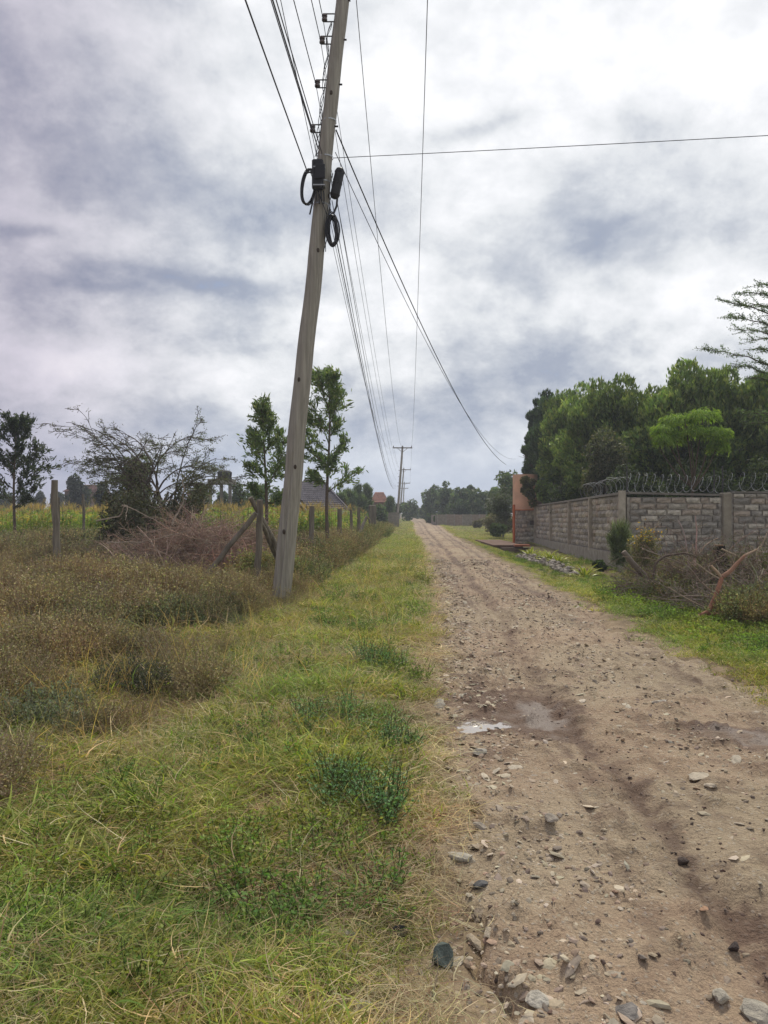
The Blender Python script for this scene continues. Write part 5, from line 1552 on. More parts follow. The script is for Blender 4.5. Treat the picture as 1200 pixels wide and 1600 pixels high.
def limb(pl, Y, r0, r1, col, name, label, cat, mat=None, parent=None, dy=.0):
    P_ = np.array([[T(a, Y + dy * k), Y + dy * k, Zp(b, Y + dy * k)] for k, (a, b) in enumerate(pl)]); n_ = 5 * len(P_)
    tt = np.linspace(0, len(P_) - 1, n_); pp = np.stack([np.interp(tt, range(len(P_)), P_[:, k]) for k in range(3)], 1)
    ker = np.array([.25, .5, .25])
    for k in range(3):
        for _ in range(2):
            pp[1:-1, k] = np.convolve(pp[:, k], ker, 'valid')
    o_ = P_[0] if parent is None else np.array(parent.location)
    g_ = Geo(); tube(g_, pp - o_, np.linspace(r0, r1, n_), 8, col, wob=.1, rs=np.random.RandomState(3))
    o = g_.obj(name, mat or m_twig, parent, smooth=True, loc=None if parent else tuple(o_))
    return tag(o, label, cat) if label else o


YF = 10.2
fb = thing('forked_branch', 'thick reddish brown forked branch lying on the green verge at right', 'branch', (T(1078, YF), YF, .02))
RB = (.34, .17, .11)
limb([(1076, 974), (1095, 962), (1107, 956), (1117, 935), (1124, 915), (1128, 902)], YF, .038, .030, RB, 'main_stem', None, None, parent=fb)
limb([(1128, 902), (1142, 892), (1152, 880), (1164, 868)], YF, .034, .022, (.30, .17, .11), 'right_fork', None, None, parent=fb)
limb([(1127, 902), (1120, 893), (1113, 886), (1112, 883)], YF, .024, .013, (.42, .30, .2), 'left_fork', None, None, parent=fb)
limb([(1105, 958), (1130, 962), (1155, 961), (1180, 964)], YF, .030, .018, RB, 'side_stem', None, None, parent=fb)
limb([(1164, 868), (1176, 862), (1184, 858)], YF, .02, .01, (.36, .26, .18), 'cut_end', None, None, parent=fb)
st = limb([(1146, 948), (1142, 925), (1134, 898), (1126, 870), (1123, 854)], 12.6, .125, .105, (.11, .10, .075), 'tree_stump', 'mossy leaning tree stump with a cut top among the dead branches', 'stump', m_bark)
g = Geo(); tube(g, [(0, 0, 0), (0, 0, .02)], .08, 10, (1.8, 1.5, 1.1)); o = g.obj('cut_face', m_bark, st); o.location = Vector((T(1122.5, 12.6), 12.6, Zp(853, 12.6))) - st.location
log_ = limb([(974, 862), (990, 882), (1012, 905)], 13.2, .05, .055, (.17, .14, .11), 'log', 'cut log end poking up left out of the brush heap', 'log')
limb([(1024, 920), (1021, 900), (1024, 880), (1040, 868), (1070, 864), (1088, 870), (1096, 880)], 12.3, .022, .014, (.12, .09, .07), 'fallen_branch', 'long dark arching branch over the brush left of the stump', 'branch')
limb([(1085, 868), (1083, 856), (1082, 850)], 12.2, .014, .01, (.36, .28, .2), 'fallen_branch', 'short upright pale twig on the arching branch', 'branch')
limb([(1092, 866), (1102, 852), (1114, 844), (1122, 841)], 12.2, .014, .008, (.34, .26, .19), 'fallen_branch', 'thin curved pale branch rising left of the stump top', 'branch')
limb([(1128, 858), (1145, 866), (1158, 872), (1166, 884)], 11.8, .016, .009, (.38, .3, .2), 'fallen_branch', 'pale bent branch crossing right of the stump top', 'branch')
limb([(1080, 945), (1086, 920), (1094, 900), (1096, 885)], 12.0, .018, .012, (.13, .10, .08), 'fallen_branch', 'dark upright branch midway between heap and stump', 'branch')
# green shrubs by the corner
blob_tree('shrub', 968, 18.5, 795, 18, 'tall wispy grey green shrub at the wall corner', [(0.15, 0.19, 0.10), (0.12, 0.15, 0.08), (0.18, 0.21, 0.11)], 170, 'plume', n=1700, lw=(.22, .014), z0=.0, trunk=False, lobes=14, gap=.35, cat='shrub', depth=.35)
blob_tree('shrub', 1006, 16.0, 824, 24, 'bush with small orange yellow flowers in front of the wall corner', [(0.20, 0.19, 0.10), (0.15, 0.15, 0.08), (0.24, 0.19, 0.12)], 171, n=4000, lw=(.06, .025), z0=.05, lobes=8, gap=.25, cat='shrub', depth=.4)
rs = np.random.RandomState(5); n_ = 110; xo, yo = T(1006, 15.8), 15.8
P_ = np.stack([xo + rs.normal(size=n_) * .17, yo - .1 + rs.normal(size=n_) * .15, Zp(836, 15.8) + rs.normal(size=n_) * .13], 1)
fl = [o for o in bpy.data.objects if o.get('label', '').startswith('bush with small orange')][0]
g = Geo(); leaves(g, P_ - np.array(fl.location), rs.normal(size=(n_, 3)), .035, .03, rs, pick(rs, n_, [(0.65, 0.35, 0.03), (0.6, 0.45, 0.05)], .2)); g.obj('flowers', m_leaf, fl)
blob_tree('shrub', 1175, 14.2, 858, 26, 'yellow green bush behind the stump at the foot of the front wall', [(0.16, 0.18, 0.05), (0.12, 0.14, 0.04)], 172, n=4000, lw=(.08, .03), z0=.05, lobes=7, gap=.25, cat='shrub', depth=.4)
blob_tree('shrub', 938, 20.0, 876, 11, 'dark green weed bush at the foot of the panel wall near the corner', [(0.05, 0.075, 0.035), (0.07, 0.10, 0.04)], 173, n=2500, lw=(.07, .04), z0=.0, lobes=5, trunk=False, cat='shrub', depth=.3, base=-.1)
# ================================================================ ground cover: instanced clumps
def blades(g_, rs_, n, rad, h0, h1, w, cols, curve=(.3, 1.0), seg=4, p=None, lie=0.0):
    b = rs_.normal(size=(n, 2)) * rad * .55
    a = rs_.random(n) * 6.283
    h = rs_.uniform(h0, h1, n); c = rs_.uniform(curve[0], curve[1], n); h = h / np.sqrt(1 + (.9 * c) ** 2) * 1.15
    t_ = np.linspace(0, 1, seg + 1)[None, :]
    up = h[:, None] * (t_ * (1 - lie) - (.38 * c)[:, None] * t_ ** 2 * (1 - lie)) + .012
    out = h[:, None] * (c[:, None] * t_ ** (1.6 - lie * .5))
    a2 = a[:, None] + (rs_.normal(size=n) * .5)[:, None] * t_
    X = b[:, :1] + out * np.cos(a2); Y_ = b[:, 1:] + out * np.sin(a2)
    wv_ = (w * rs_.uniform(.7, 1.3, n))[:, None] * (1 - t_ ** 1.6) * .5 + .0003
    ph = rs_.random(n) * 3.14
    sx, sy = np.cos(ph)[:, None] * wv_, np.sin(ph)[:, None] * wv_
    V = np.stack([np.stack([X - sx, Y_ - sy, up], -1), np.stack([X + sx, Y_ + sy, up], -1)], 2)   # n, seg+1, 2, 3
    V = V.reshape(-1, 3)
    i = (np.arange(n)[:, None] * (seg + 1) + np.arange(seg)[None]).reshape(-1) * 2
    F = np.stack([i, i + 1, i + 3, i + 2], 1)
    col = pick(rs_, n, cols, .42, .10, p)
    g_.add(V, F, np.repeat(col, (seg + 1) * 2, 0))


GRN = [(0.22, 0.29, 0.07), (0.29, 0.34, 0.09), (0.16, 0.24, 0.06), (0.36, 0.37, 0.13)]
STR = [(0.50, 0.43, 0.27), (0.40, 0.33, 0.21), (0.58, 0.52, 0.36)]
BRN = [(0.40, 0.32, 0.24), (0.33, 0.25, 0.19), (0.44, 0.38, 0.27), (0.28, 0.24, 0.17), (.26, .28, .15)]
GRYG = [(0.20, 0.23, 0.16), (0.25, 0.27, 0.19), (0.15, 0.18, 0.12)]


def coll(name, meshes):
    c_ = bpy.data.collections.new(name)
    for k_, me in enumerate(meshes):
        o_ = bpy.data.objects.new('%s_clump' % name, me)
        c_.objects.link(o_)
    return c_


def weedmesh(seed, h=.18, n=9, lf=.03, cols=GRN, wl=.5, rad=.06):
    """small herb: stems with many little leaflets"""
    r_ = np.random.RandomState(seed); g_ = Geo(); P_ = []; D_ = []
    for s in range(n):
        a_ = r_.random() * 6.283; l_ = h * r_.uniform(.5, 1.2); le = r_.uniform(.1, .8)
        t_ = np.linspace(0, 1, 7)[:, None]
        pts = np.array([math.cos(a_), math.sin(a_), 0]) * (rad * r_.random() + t_ * l_ * le + .0) + np.array([0, 0, 1]) * t_ * l_ + r_.normal(size=(7, 3)) * .004
        tube(g_, pts, .0018, 3, (.10, .11, .05), cap=False)
        for k_ in range(14):
            q = r_.random() * .9 + .1; p = pts[min(int(q * 6), 5)]
            b_ = r_.random() * 6.28; d_ = np.array([math.cos(b_), math.sin(b_), r_.uniform(-.1, .7)])
            P_.append(p + d_ * lf * .7); D_.append(d_)
    m_ = len(P_)
    leaves(g_, np.array(P_), np.array(D_), r_.uniform(.6, 1.3, m_) * lf, lf * wl, r_, pick(r_, m_, cols, .3, .08))
    return g_.mesh('weed', m_blade)


def scrubmesh(seed, h=.35, cols=BRN, n=16, tw=(.30, .23, .17), lf=.018, nl=12):
    """dry twiggy scrub"""
    r_ = np.random.RandomState(seed); g_ = Geo(); P_ = []; D_ = []
    for s in range(n):
        a_ = r_.random() * 6.283; l_ = h * r_.uniform(.5, 1.25); le = r_.uniform(.05, .9)
        t_ = np.linspace(0, 1, 6)[:, None]
        pts = np.array([math.cos(a_), math.sin(a_), 0]) * (.05 * r_.random() + t_ * l_ * le) + np.array([0, 0, 1]) * (t_ * l_ * (1 - .3 * t_ * le)) + r_.normal(size=(6, 3)) * .01 * t_
        tube(g_, pts, .0022, 3, tw, cap=False)
        for k_ in range(3):
            i_ = r_.randint(2, 5); e_ = pts[i_] + r_.normal(size=3) * .07 + [0, 0, .05]
            tube(g_, [pts[i_], (pts[i_] + e_) / 2 + r_.normal(size=3) * .006, e_], .0014, 3, tw, cap=False)
            for q in range(4):
                P_.append(pts[i_] + (e_ - pts[i_]) * r_.random()); D_.append(r_.normal(size=3))
        for k_ in range(nl):
            P_.append(pts[r_.randint(2, 6)] + r_.normal(size=3) * .02); D_.append(r_.normal(size=3) + [0, 0, .5])
    m_ = len(P_)
    leaves(g_, np.array(P_), np.array(D_), r_.uniform(.6, 1.5, m_) * lf, lf * .5, r_, pick(r_, m_, cols, .3, .08))
    return g_.mesh('scrub', m_blade)


def gmesh(seed, fn):
    r_ = np.random.RandomState(seed); g_ = Geo(); fn(g_, r_); return g_.mesh('tuft', m_blade)


SHORT = [gmesh(s, lambda g_, r_: (blades(g_, r_, 44, .14, .04, .11, .0056, GRN, (.7, 2.2)), blades(g_, r_, 18, .14, .04, .13, .0038, STR, (.8, 2.4), lie=.3))) for s in range(5)]
TALL = [gmesh(20 + s, lambda g_, r_: (blades(g_, r_, 34, .14, .05, .15, .0062, GRN, (.9, 2.8), 5), blades(g_, r_, 14, .14, .06, .16, .0038, STR, (1., 3.), 5, lie=.3), blades(g_, r_, 9, .13, .04, .12, .005, BRN, (.8, 2.4), 4, lie=.3))) for s in range(5)]
DRYM = [gmesh(40 + s, lambda g_, r_: (blades(g_, r_, 45, .17, .08, .24, .0034, STR + BRN, (.9, 3.0), 5, lie=.35), blades(g_, r_, 12, .1, .06, .16, .005, GRN, (.6, 2.), 5))) for s in range(5)]
THATCH = [gmesh(60 + s, lambda g_, r_: blades(g_, r_, 55, .16, .05, .16, .003, STR + [(0.3, .2, .13)], (1.0, 2.4), 3, lie=.75)) for s in range(4)]
WEED = [weedmesh(70 + s) for s in range(5)]
LUSH = [weedmesh(80 + s, .16, 10, .035, [(0.20, 0.29, 0.07), (0.25, 0.34, 0.09), (0.15, 0.22, 0.06)], .55, .08) for s in range(5)]
SCRUB = [scrubmesh(90 + s, .36, BRN + [(0.15, .14, .08)]) for s in range(6)]
GSCRUB = [scrubmesh(100 + s, .34, GRYG, lf=.026, nl=18, tw=(.12, .11, .08)) for s in range(5)]
FSTEM = [gmesh(110 + s, lambda g_, r_: (blades(g_, r_, 5, .12, .30, .50, .0032, [(0.42, 0.34, 0.2)], (.1, .5), 5))) for s in range(3)]


def scatter(name, label, cat, meshes, x, y, scale, tint, seed, tilt=.15, hf=surf_h, zoff=0.0):
    scale = np.minimum(scale, 2.1); scale = scale * (1 - .68 * np.exp(-((x + 1.80) / .5) ** 2 - ((y - 12.5) / .9) ** 2))
    rs_ = np.random.RandomState(seed); n = len(x)
    for rx_, ry_, rw_ in ROCKXY:                       # grass is thin round the bigger stones and in front of them
        scale = scale * (1 - .72 * np.exp(-((x - rx_) / (rw_ * 1.3)) ** 2 - ((y - ry_ + rw_ * .8) / (rw_ * 1.8)) ** 2))
    me = bpy.data.meshes.new(name)
    me.vertices.add(n)
    co = np.stack([x, y, hf(x, y) + zoff], 1); me.vertices.foreach_set('co', co.ravel().astype(np.float32))
    def attr(nm, ty, dt, fld):
        a = me.attributes.new(nm, ty, 'POINT'); a.data.foreach_set(fld, np.ascontiguousarray(dt).ravel())
    rot = np.stack([rs_.normal(size=n) * tilt, rs_.normal(size=n) * tilt, rs_.random(n) * 6.283], 1)
    attr('rot', 'FLOAT_VECTOR', rot.astype(np.float32), 'vector')
    attr('scl', 'FLOAT', (scale * rs_.uniform(.75, 1.25, n)).astype(np.float32), 'value')
    attr('pick', 'INT', rs_.randint(0, len(meshes), n).astype(np.int32), 'value')
    attr('tint', 'FLOAT_COLOR', np.concatenate([tint, np.ones((n, 1))], 1).astype(np.float32), 'color')
    o = bpy.data.objects.new(name, me); COL.objects.link(o); me.materials.append(m_blade)
    ng = bpy.data.node_groups.new(name, 'GeometryNodeTree')
    ng.interface.new_socket('Geometry', in_out='INPUT', socket_type='NodeSocketGeometry')
    ng.interface.new_socket('Geometry', in_out='OUTPUT', socket_type='NodeSocketGeometry')
    nd = ng.nodes; i_ = nd.new('NodeGroupInput'); ou = nd.new('NodeGroupOutput')
    ip = nd.new('GeometryNodeInstanceOnPoints'); ci = nd.new('GeometryNodeCollectionInfo')
    ci.inputs['Collection'].default_value = coll(name, meshes); ci.inputs['Separate Children'].default_value = True; ci.inputs['Reset Children'].default_value = True
    def na(nm, dt):
        q = nd.new('GeometryNodeInputNamedAttribute'); q.data_type = dt; q.inputs['Name'].default_value = nm; return q.outputs[0]
    L_ = ng.links.new
    L_(i_.outputs[0], ip.inputs['Points']); L_(ci.outputs[0], ip.inputs['Instance']); ip.inputs['Pick Instance'].default_value = True
    L_(na('pick', 'INT'), ip.inputs['Instance Index']); L_(na('rot', 'FLOAT_VECTOR'), ip.inputs['Rotation']); L_(na('scl', 'FLOAT'), ip.inputs['Scale'])
    L_(ip.outputs[0], ou.inputs[0])
    md = o.modifiers.new('scatter', 'NODES'); md.node_group = ng
    return tag(o, label, cat, kind='stuff')


def sample(n, y0, y1, xlo, xhi, rs_, pw=1.0):
    """points with more of them near the viewer"""
    y = y0 + (y1 - y0) * rs_.random(n) ** pw
    lo = xlo(y); hi = xhi(y); x = lo + (hi - lo) * rs_.random(n)
    return x, y


def patch_tint(x, y, seed, lo=(.84, .94, .76), hi=(1.3, 1.14, .85), brown=(1.15, .86, .74), bp=.5):
    a = sm(fbm(x, y, 1.5, seed, 4), .35, .65)[:, None]; b_ = (sm(fbm(x, y, 2.2, seed + 5, 4), .50, .64) * bp)[:, None]
    t_ = np.array(lo) * (1 - a) + np.array(hi) * a
    t_ = t_ * (1 - b_) + np.array(brown) * b_
    return t_ * (.62 + .45 * vnoise(x, y, 4, seed + 9) + .35 * vnoise(x, y, 9, seed + 10))[:, None]


rs = np.random.RandomState(1)
LEFT = lambda y: -.58 * y - 1.2
def scrub_zone(x, y):
    """1 in the dry scrub of the plot left of the verge"""
    b_ = np.interp(y, [0, 3.3, 4.2, 5.5, 7, 11, 14, 60], [-3.4, -2.6, -2.15, -2.1, -2.05, -1.9, -1.95, .1])
    return sm(b_ - x + (fbm(x, y, .9, 301, 4) - .5) * 2.6, -.5, .6)

# -- verge grass, left of the road
N = 42000
y = 1.5 + 46 * rs.random(N) ** 2.0
e_ = road_l(y); x = e_ + .25 - (e_ - LEFT(y) + .2) * rs.random(N)
sz = scrub_zone(x, y); de = e_ - x + (fbm(x, y, 2.0, 307, 3) - .5) * .55
dens = (1 - .85 * sz) * (.10 + .90 * sm(de / (1 + .9 * (1 - sm(y, 3, 6))), .02, .55)) * (de > -.04) * sm(fbm(x, y, 3.2, 311, 4), .32, .52)
k = rs.random(N) < dens; x, y, de, sz = x[k], y[k], de[k], sz[k]
tall = sm(fbm(x, y, 1.2, 317, 3) + .25 * sm(de, .3, 1.2), .50, .75) * sm(de, .1, .5)
tl = rs.random(len(x)) < tall
sc_ = (.6 + .5 * sm(de, 0, .6)) * np.minimum(1 + y / 26, 1.9) * (.6 + .8 * vnoise(x, y, 3.2, 333))
tn = patch_tint(x, y, 320)
scatter('short_grass', 'short yellow green grass of the verge left of the dirt road', 'grass', SHORT, x[~tl], y[~tl], sc_[~tl], tn[~tl], 3)
scatter('tall_grass', 'longer yellow green grass tufts of the verge mixed with straw', 'grass', TALL, x[tl], y[tl], sc_[tl] * .82, tn[tl], 4)
# -- straw and dry litter
N = 14000
y = 1.5 + 26 * rs.random(N) ** 1.8; e_ = road_l(y); x = e_ + .15 - (e_ - LEFT(y)) * rs.random(N)
de = e_ - x; d_ = sm(fbm(x, y, 1.5, 401, 4), .45, .62) * .8 + .12 + .55 * np.exp(-((de - .25) / .25) ** 2); d_ *= de > .0
k = rs.random(N) < d_; x, y = x[k], y[k]
scatter('dry_thatch', 'matted straw and dead grass between the green tufts', 'grass', THATCH, x, y, (1 + y / 22) * 1.0, patch_tint(x, y, 402, (.85, .8, .75), (1.1, 1.1, 1.05), (1, .75, .6)), 5, zoff=.01)
N = 5200
y = 2.2 + 24 * rs.random(N) ** 1.5; e_ = road_l(y); x = e_ - .4 - (e_ - .4 - LEFT(y)) * rs.random(N)
d_ = sm(fbm(x, y, .9, 411, 4), .44, .62) * .8 + .5 * scrub_zone(x, y)
k = rs.random(N) < d_; x, y = x[k], y[k]
scatter('dry_grass', 'tangled dry brown grass strands through the left verge and plot', 'grass', DRYM, x, y, (1 + y / 24) * .9, patch_tint(x, y, 412, (.9, .78, .7), (1.12, 1.1, 1.), (1.05, .7, .6)), 6)
# -- herbs in the verge
N = 2600
y = 2.2 + 20 * rs.random(N) ** 1.4; e_ = road_l(y); x = e_ - .1 - (e_ - LEFT(y)) * rs.random(N)
k = rs.random(N) < sm(fbm(x, y, 1.3, 421, 4), .5, .68); x, y = x[k], y[k]
scatter('herbs', 'small leafy herbs growing through the verge grass', 'weeds', WEED, x, y, (.55 + y / 26), patch_tint(x, y, 422, (.6, .8, .8), (.9, 1.0, .8)), 7)
# -- dry scrub of the plot
N = 15000
y = 3.2 + 26 * rs.random(N) ** 1.25; x = LEFT(y) + (road_l(y) - .6 - LEFT(y)) * rs.random(N)
sz = scrub_zone(x, y); k = rs.random(N) < sz * (.25 + .75 * sm(fbm(x, y, .9, 451, 4), .38, .56)); x, y = x[k], y[k]
gy = sm(fbm(x, y, .55, 441, 3), .50, .60); gy = np.maximum(gy, .45 * np.exp(-((x + 2.9) / .9) ** 2 - ((y - 10.8) / 1.6) ** 2)); gg = rs.random(len(x)) < gy * .85
hs = (1 - .45 * np.exp(-((y - 15.5) / 1.6) ** 2) * (x < -2.6)) * np.interp(y, [3, 5, 8, 12, 16, 22, 30], [.5, .65, .8, 1.0, 1.2, 1.9, 2.2]) * (.35 + 1.3 * sm(fbm(x, y, .9, 451, 4), .3, .68))
scatter('dry_scrub', 'reddish brown dry scrub covering the fenced plot at left', 'scrub', SCRUB, x[~gg], y[~gg], hs[~gg], patch_tint(x[~gg], y[~gg], 452, (.95, 1.0, .95), (1.3, 1.3, 1.15), (1.2, 1.02, .98), .6), 8)
scatter('grey_scrub', 'grey green low bushes among the dry scrub before the pole', 'scrub', GSCRUB, x[gg], y[gg], hs[gg] * .72, patch_tint(x[gg], y[gg], 453, (.95, 1.0, .9), (1.35, 1.25, 1.05)), 9)
N = 2500
y = 4 + 22 * rs.random(N); x = LEFT(y) + (road_l(y) - .5 - LEFT(y)) * rs.random(N); k = rs.random(N) < .25 + .5 * scrub_zone(x, y); x, y = x[k], y[k]
N = 9500
y2 = 4 + 26 * rs.random(N) ** 1.2; x2 = LEFT(y2) + (road_l(y2) - .6 - LEFT(y2)) * rs.random(N); k = rs.random(N) < scrub_zone(x2, y2) * sm(fbm(x2, y2, 1.3, 471, 3), .4, .6); x2, y2 = x2[k], y2[k]
scatter('plot_grass', 'olive grass tufts growing up through the dry scrub of the plot', 'grass', TALL + DRYM, x2, y2, (1.3 + y2 / 22) * (.7 + .8 * fbm(x2, y2, .9, 475, 3)), patch_tint(x2, y2, 472, (.85, .92, .75), (1.35, 1.2, .95)), 19)
scatter('dry_stems', 'tall pale seed stems standing above the scrub and grass', 'grass', FSTEM, x, y, .8 + y / 30, patch_tint(x, y, 462), 10)

# -- right verge between road and walls
N = 17000
y = 5 + 55 * rs.random(N) ** 1.6; x0 = road_r(y) - .12; x1 = np.where(y < 21.2, np.minimum(.62 * y + .6, wall_x(21) + 5), np.where(y < 41, wall_x(y) - .25, wall_x(y) + .5 * (y - 40)))
x = x0 + (x1 - x0) * rs.random(N); de = x - x0 + (fbm(x, y, 1.8, 507, 3) - .5) * .5
ok = (y < 20.7) | (y > 21) ; dens = ok * (.05 + .95 * sm(de, .25, .85)) * (de > 0)
slab_ = ((y > 28) & (y < 42) & (x > 5.0) & (x < 7.5)) | ((y > 19) & (y < 27.6) & (x > 4.75) & (x < 5.5) & (rs.random(N) < .9)) | ((x > 5.4) & (y > 17) & (rs.random(N) < .5)); dens = dens * ~slab_
k = rs.random(N) < dens; x, y, de = x[k], y[k], de[k]
lu = rs.random(len(x)) < sm(de, .5, 1.1) * (1 - sm(y, 22, 32)) * .4 * sm(fbm(x, y, 1., 509, 3), .3, .5)
tn = patch_tint(x, y, 520)
scatter('right_verge_grass', 'short green grass of the verge right of the dirt road', 'grass', SHORT, x[~lu], y[~lu], (.7 + .3 * sm(de[~lu], .2, .9)) * np.minimum(1 + y[~lu] / 26, 1.6) * (1 - .6 * sm(y[~lu], 15, 19)), tn[~lu], 13)
scatter('lush_weeds', 'lush bright green weeds at the foot of the dead branches', 'weeds', LUSH, x[lu], y[lu], (.5 + y[lu] / 26) * (1 - .6 * sm(y[lu], 14, 18)), patch_tint(x[lu], y[lu], 521, (.8, .9, .8), (1.15, 1.1, .9)), 14)
N = 2200
y = 9.5 + 11 * rs.random(N); x = road_r(y) + 1.4 + (.6 * y - road_r(y) - 1.0) * rs.random(N); k = (rs.random(N) < sm(x / y, .325, .36) * .8) & ((y > 11.8) | (x / y > .47)); x, y = x[k], y[k]
scatter('right_scrub', 'olive dry undergrowth between the dead branches and the front wall', 'scrub', SCRUB + GSCRUB[:3], x, y, np.full(len(x), 1.15), patch_tint(x, y, 531, (.8, .9, .7), (1.2, 1.2, .9)), 15)
# -- far dry grass on both sides
N = 9000
y = 26 + 130 * rs.random(N) ** 1.5; sd = rs.random(N) < .5
x = np.where(sd, road_l(y) - .2 - rs.random(N) ** 1.5 * (.25 * y), road_r(y) + .2 + rs.random(N) ** 1.4 * (.22 * y)); ok = (y > 42) | (x < road_l(y)); x, y = x[ok], y[ok]
scatter('far_grass', 'dry tufted grass along the distant part of the road', 'grass', DRYM + TALL, x, y, np.minimum(1.2 + y / 60, 1.7), patch_tint(x, y, 541, (.8, .9, .75), (1.2, 1.15, .9)), 16, hf=ground_h)
# -- bushy edge of the roadside fence
N = 3600
y = 15 + 45 * rs.random(N) ** 1.3; xf = -2.43 + .045 * (y - 14.2); x = xf + rs.normal(size=N) * .35 + .1
scatter('fence_weeds', 'tangled weeds growing along the roadside fence', 'weeds', GSCRUB + SCRUB[:3] + WEED[:2], x, y, np.minimum(1.1 + y / 30, 1.7) * (.6 + .7 * fbm(x, y, .6, 551, 3)), patch_tint(x, y, 552, (.9, 1.0, .7), (1.4, 1.35, .9)), 17)

# -- maize field
def maize(seed):
    r_ = np.random.RandomState(seed); g_ = Geo(); h = r_.uniform(1.45, 1.7)
    tube(g_, [(0, 0, 0), (.02, 0, h * .5), (.0, .02, h)], [.014, .011, .006], 4, (.16, .2, .07), cap=False)
    for k_ in range(11):
        z = h * (.12 + .8 * k_ / 11); a_ = (k_ % 2) * math.pi + r_.normal() * .5; l_ = r_.uniform(.45, .75); n_ = 6
        t_ = np.linspace(0, 1, n_); o_ = l_ * t_ * (1 - .25 * t_); zz_ = z + l_ * (.75 * t_ - .95 * t_ ** 2); w_ = .035 * np.sin(math.pi * np.clip(t_ * .85 + .12, 0, 1))
        ca, sa = math.cos(a_), math.sin(a_)
        V = np.concatenate([np.stack([o_ * ca - s * w_ * sa, o_ * sa + s * w_ * ca, zz_ - abs(s) * 0.0 + .015 * abs(s)], 1) for s in (-1, 0, 1)])
        i = np.arange(2)[:, None] * n_ + np.arange(n_ - 1)[None]
        c_ = vary(r_, 1, (0.22, 0.31, 0.08) if r_.random() < .75 else (.40, .38, .16), .25)[0]
        g_.add(V, np.stack([i, i + n_, i + n_ + 1, i + 1], -1).reshape(-1, 4), c_)
    P_ = np.tile([0, .02, h], (9, 1)); D_ = r_.normal(size=(9, 3)) * .4 + [0, 0, 1]
    leaves(g_, P_ + D_ * .1, D_, .22, .012, r_, (.38, .28, .16))
    return g_.mesh('maize', m_blade)


MZ = [maize(s) for s in range(6)]
N = 3400
y = 29.5 + 24 * rs.random(N) ** 1.3; xr_ = -2.75 + .045 * (y - 14.2); x = xr_ - (xr_ + .62 * y) * rs.random(N)
x = x + .0; k = ~((x > -9.5) & (x < -5) & (y < 24.5)); x, y = x[k], y[k]
sc_ = .84 + .12 * fbm(x, y, .3, 601, 2) + 0 * x
scatter('maize_field', 'green maize plants with pale tassels growing behind the fence', 'maize', MZ, x, y, sc_, patch_tint(x, y, 602, (.85, .95, .8), (1.3, 1.2, .9), (1.2, 1.0, .8)), 18, tilt=.06, hf=ground_h)

# ---------------------------------------------------------------- single plants that stand out
def plant(name, px, py, meshes, s, n, label, tint, seed, spread, cat='plant'):
    rs_ = np.random.RandomState(seed); x, y = gpt(px, py)
    root = thing(name, label, cat, (x, y, float(surf_h(x, y))))
    tn_ = bpy.data.materials.get('plant ' + str(tint))
    for k_ in range(n):
        src = meshes[k_ % len(meshes)]
        me = src.copy(); me.materials.clear(); me.materials.append(m_leaf)
        inst('sprig', me, root, (rs_.normal() * spread, rs_.normal() * spread, 0), (rs_.normal() * .12, rs_.normal() * .12, rs_.random() * 6), (s, s, s * rs_.uniform(.8, 1.2)))
    return root


FEA = [weedmesh(200 + s, .24, 20, .026, [(0.19, 0.34, 0.15), (0.24, 0.40, 0.18), (0.14, 0.26, 0.12)], .35, .05) for s in range(4)]
plant('feathery_weed', 548, 1262, FEA, .85, 14, 'big blue green feathery weed clump in the middle of the verge', (1, 1, 1), 1, .12)
plant('feathery_weed', 622, 1170, FEA, .75, 8, 'smaller feathery weed clump near the road left of the puddle', (1, 1, 1), 2, .12)
plant('feathery_weed', 500, 1130, FEA, .8, 7, 'faint feathery weed clump up left of the big one', (1, 1, 1), 3, .12)
plant('feathery_weed', 590, 1040, FEA, .9, 7, 'dark weed clump in the verge right of the black stick', (1, 1, 1), 4, .14)
DKS = [scrubmesh(210 + s, .36, [(0.11, 0.12, 0.085), (0.08, 0.09, 0.07), (0.15, 0.155, 0.11)], lf=.028, nl=22, tw=(.07, .06, .05)) for s in range(3)]
plant('dark_bush', 245, 945, DKS, 1.1, 12, 'dark grey green bush in the dry scrub left of the pole', (1, 1, 1), 5, .35, 'shrub')
plant('dark_bush', 205, 1092, DKS, .75, 9, 'dark low bush where scrub meets the green verge', (1, 1, 1), 6, .16, 'shrub')
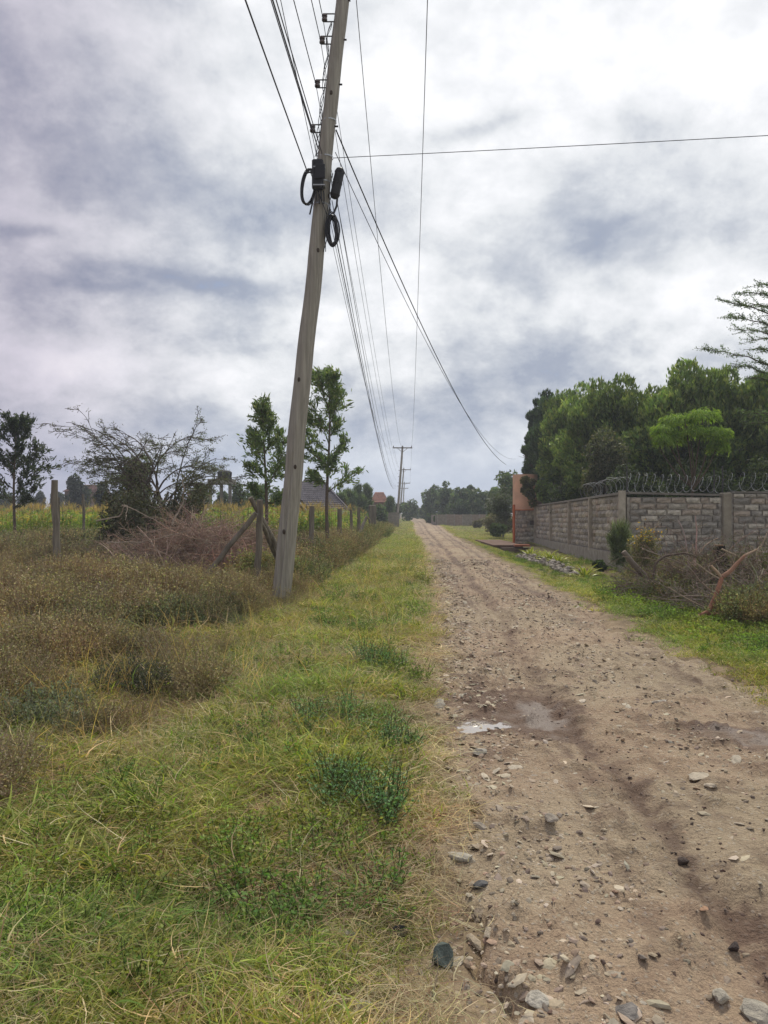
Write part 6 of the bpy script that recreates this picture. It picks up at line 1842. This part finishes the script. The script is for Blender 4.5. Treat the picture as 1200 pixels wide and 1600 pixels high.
plant('dark_bush', 448, 905, DKS, 1.1, 8, 'dark bush right behind the foot of the leaning pole', (1, 1, 1), 7, .25, 'shrub')
GRS = [scrubmesh(230 + s, .34, GRYG, lf=.03, nl=26, tw=(.14, .13, .09)) for s in range(3)]
BRS = [scrubmesh(240 + s, .40, BRN, lf=.022, nl=22, n=22, tw=(.34, .25, .19)) for s in range(3)]
plant('low_bush', 285, 925, GRS, .95, 12, 'pale grey green bush in front of the slanting brace', (1, 1, 1), 21, .4, 'shrub')
plant('low_bush', 60, 1130, GRS, .8, 10, 'grey green tuft at the left edge below the brown weeds', (1, 1, 1), 22, .2, 'shrub')
plant('low_bush', 70, 1030, BRS, 1.0, 12, 'brown dry bush near the left edge above the grey green tuft', (1, 1, 1), 23, .28, 'shrub')
plant('low_bush', 215, 1035, BRS, .85, 10, 'brown dry bush right behind the dark low bush', (1, 1, 1), 24, .3, 'shrub')
plant('low_bush', 30, 940, BRS, 1.2, 12, 'brown dry bush at the left edge before the lone fence post', (1, 1, 1), 25, .4, 'shrub')
plant('low_bush', 10, 1225, BRS, .7, 8, 'dry brown tussock at the left edge of the verge grass', (1, 1, 1), 26, .12, 'shrub')
plant('low_bush', 400, 925, BRS, 1.0, 9, 'dry brown bush at the foot of the corner fence post', (1, 1, 1), 27, .25, 'shrub')
plant('dark_bush', 352, 925, DKS, 1.0, 8, 'dark bush between the slanting brace and the leaning pole', (1, 1, 1), 8, .3, 'shrub')
# ================================================================ thin haze
m_haze = bpy.data.materials.new('haze'); m_haze.use_nodes = True
t = NT(m_haze.node_tree)
pv = t.n('ShaderNodeVolumePrincipled'); pv.inputs['Color'].default_value = (0.82, 0.88, 1.0, 1); pv.inputs['Density'].default_value = 0.0012; pv.inputs['Anisotropy'].default_value = 0.3
t.l(pv.outputs[0], t.n('ShaderNodeOutputMaterial').inputs['Volume'])
g = Geo(); box(g, -1900, 1900, -350, 2700, -1.6, 13.5)
tag(g.obj('haze', m_haze), 'thin pale haze in the air over road and fields', 'haze', kind='stuff')
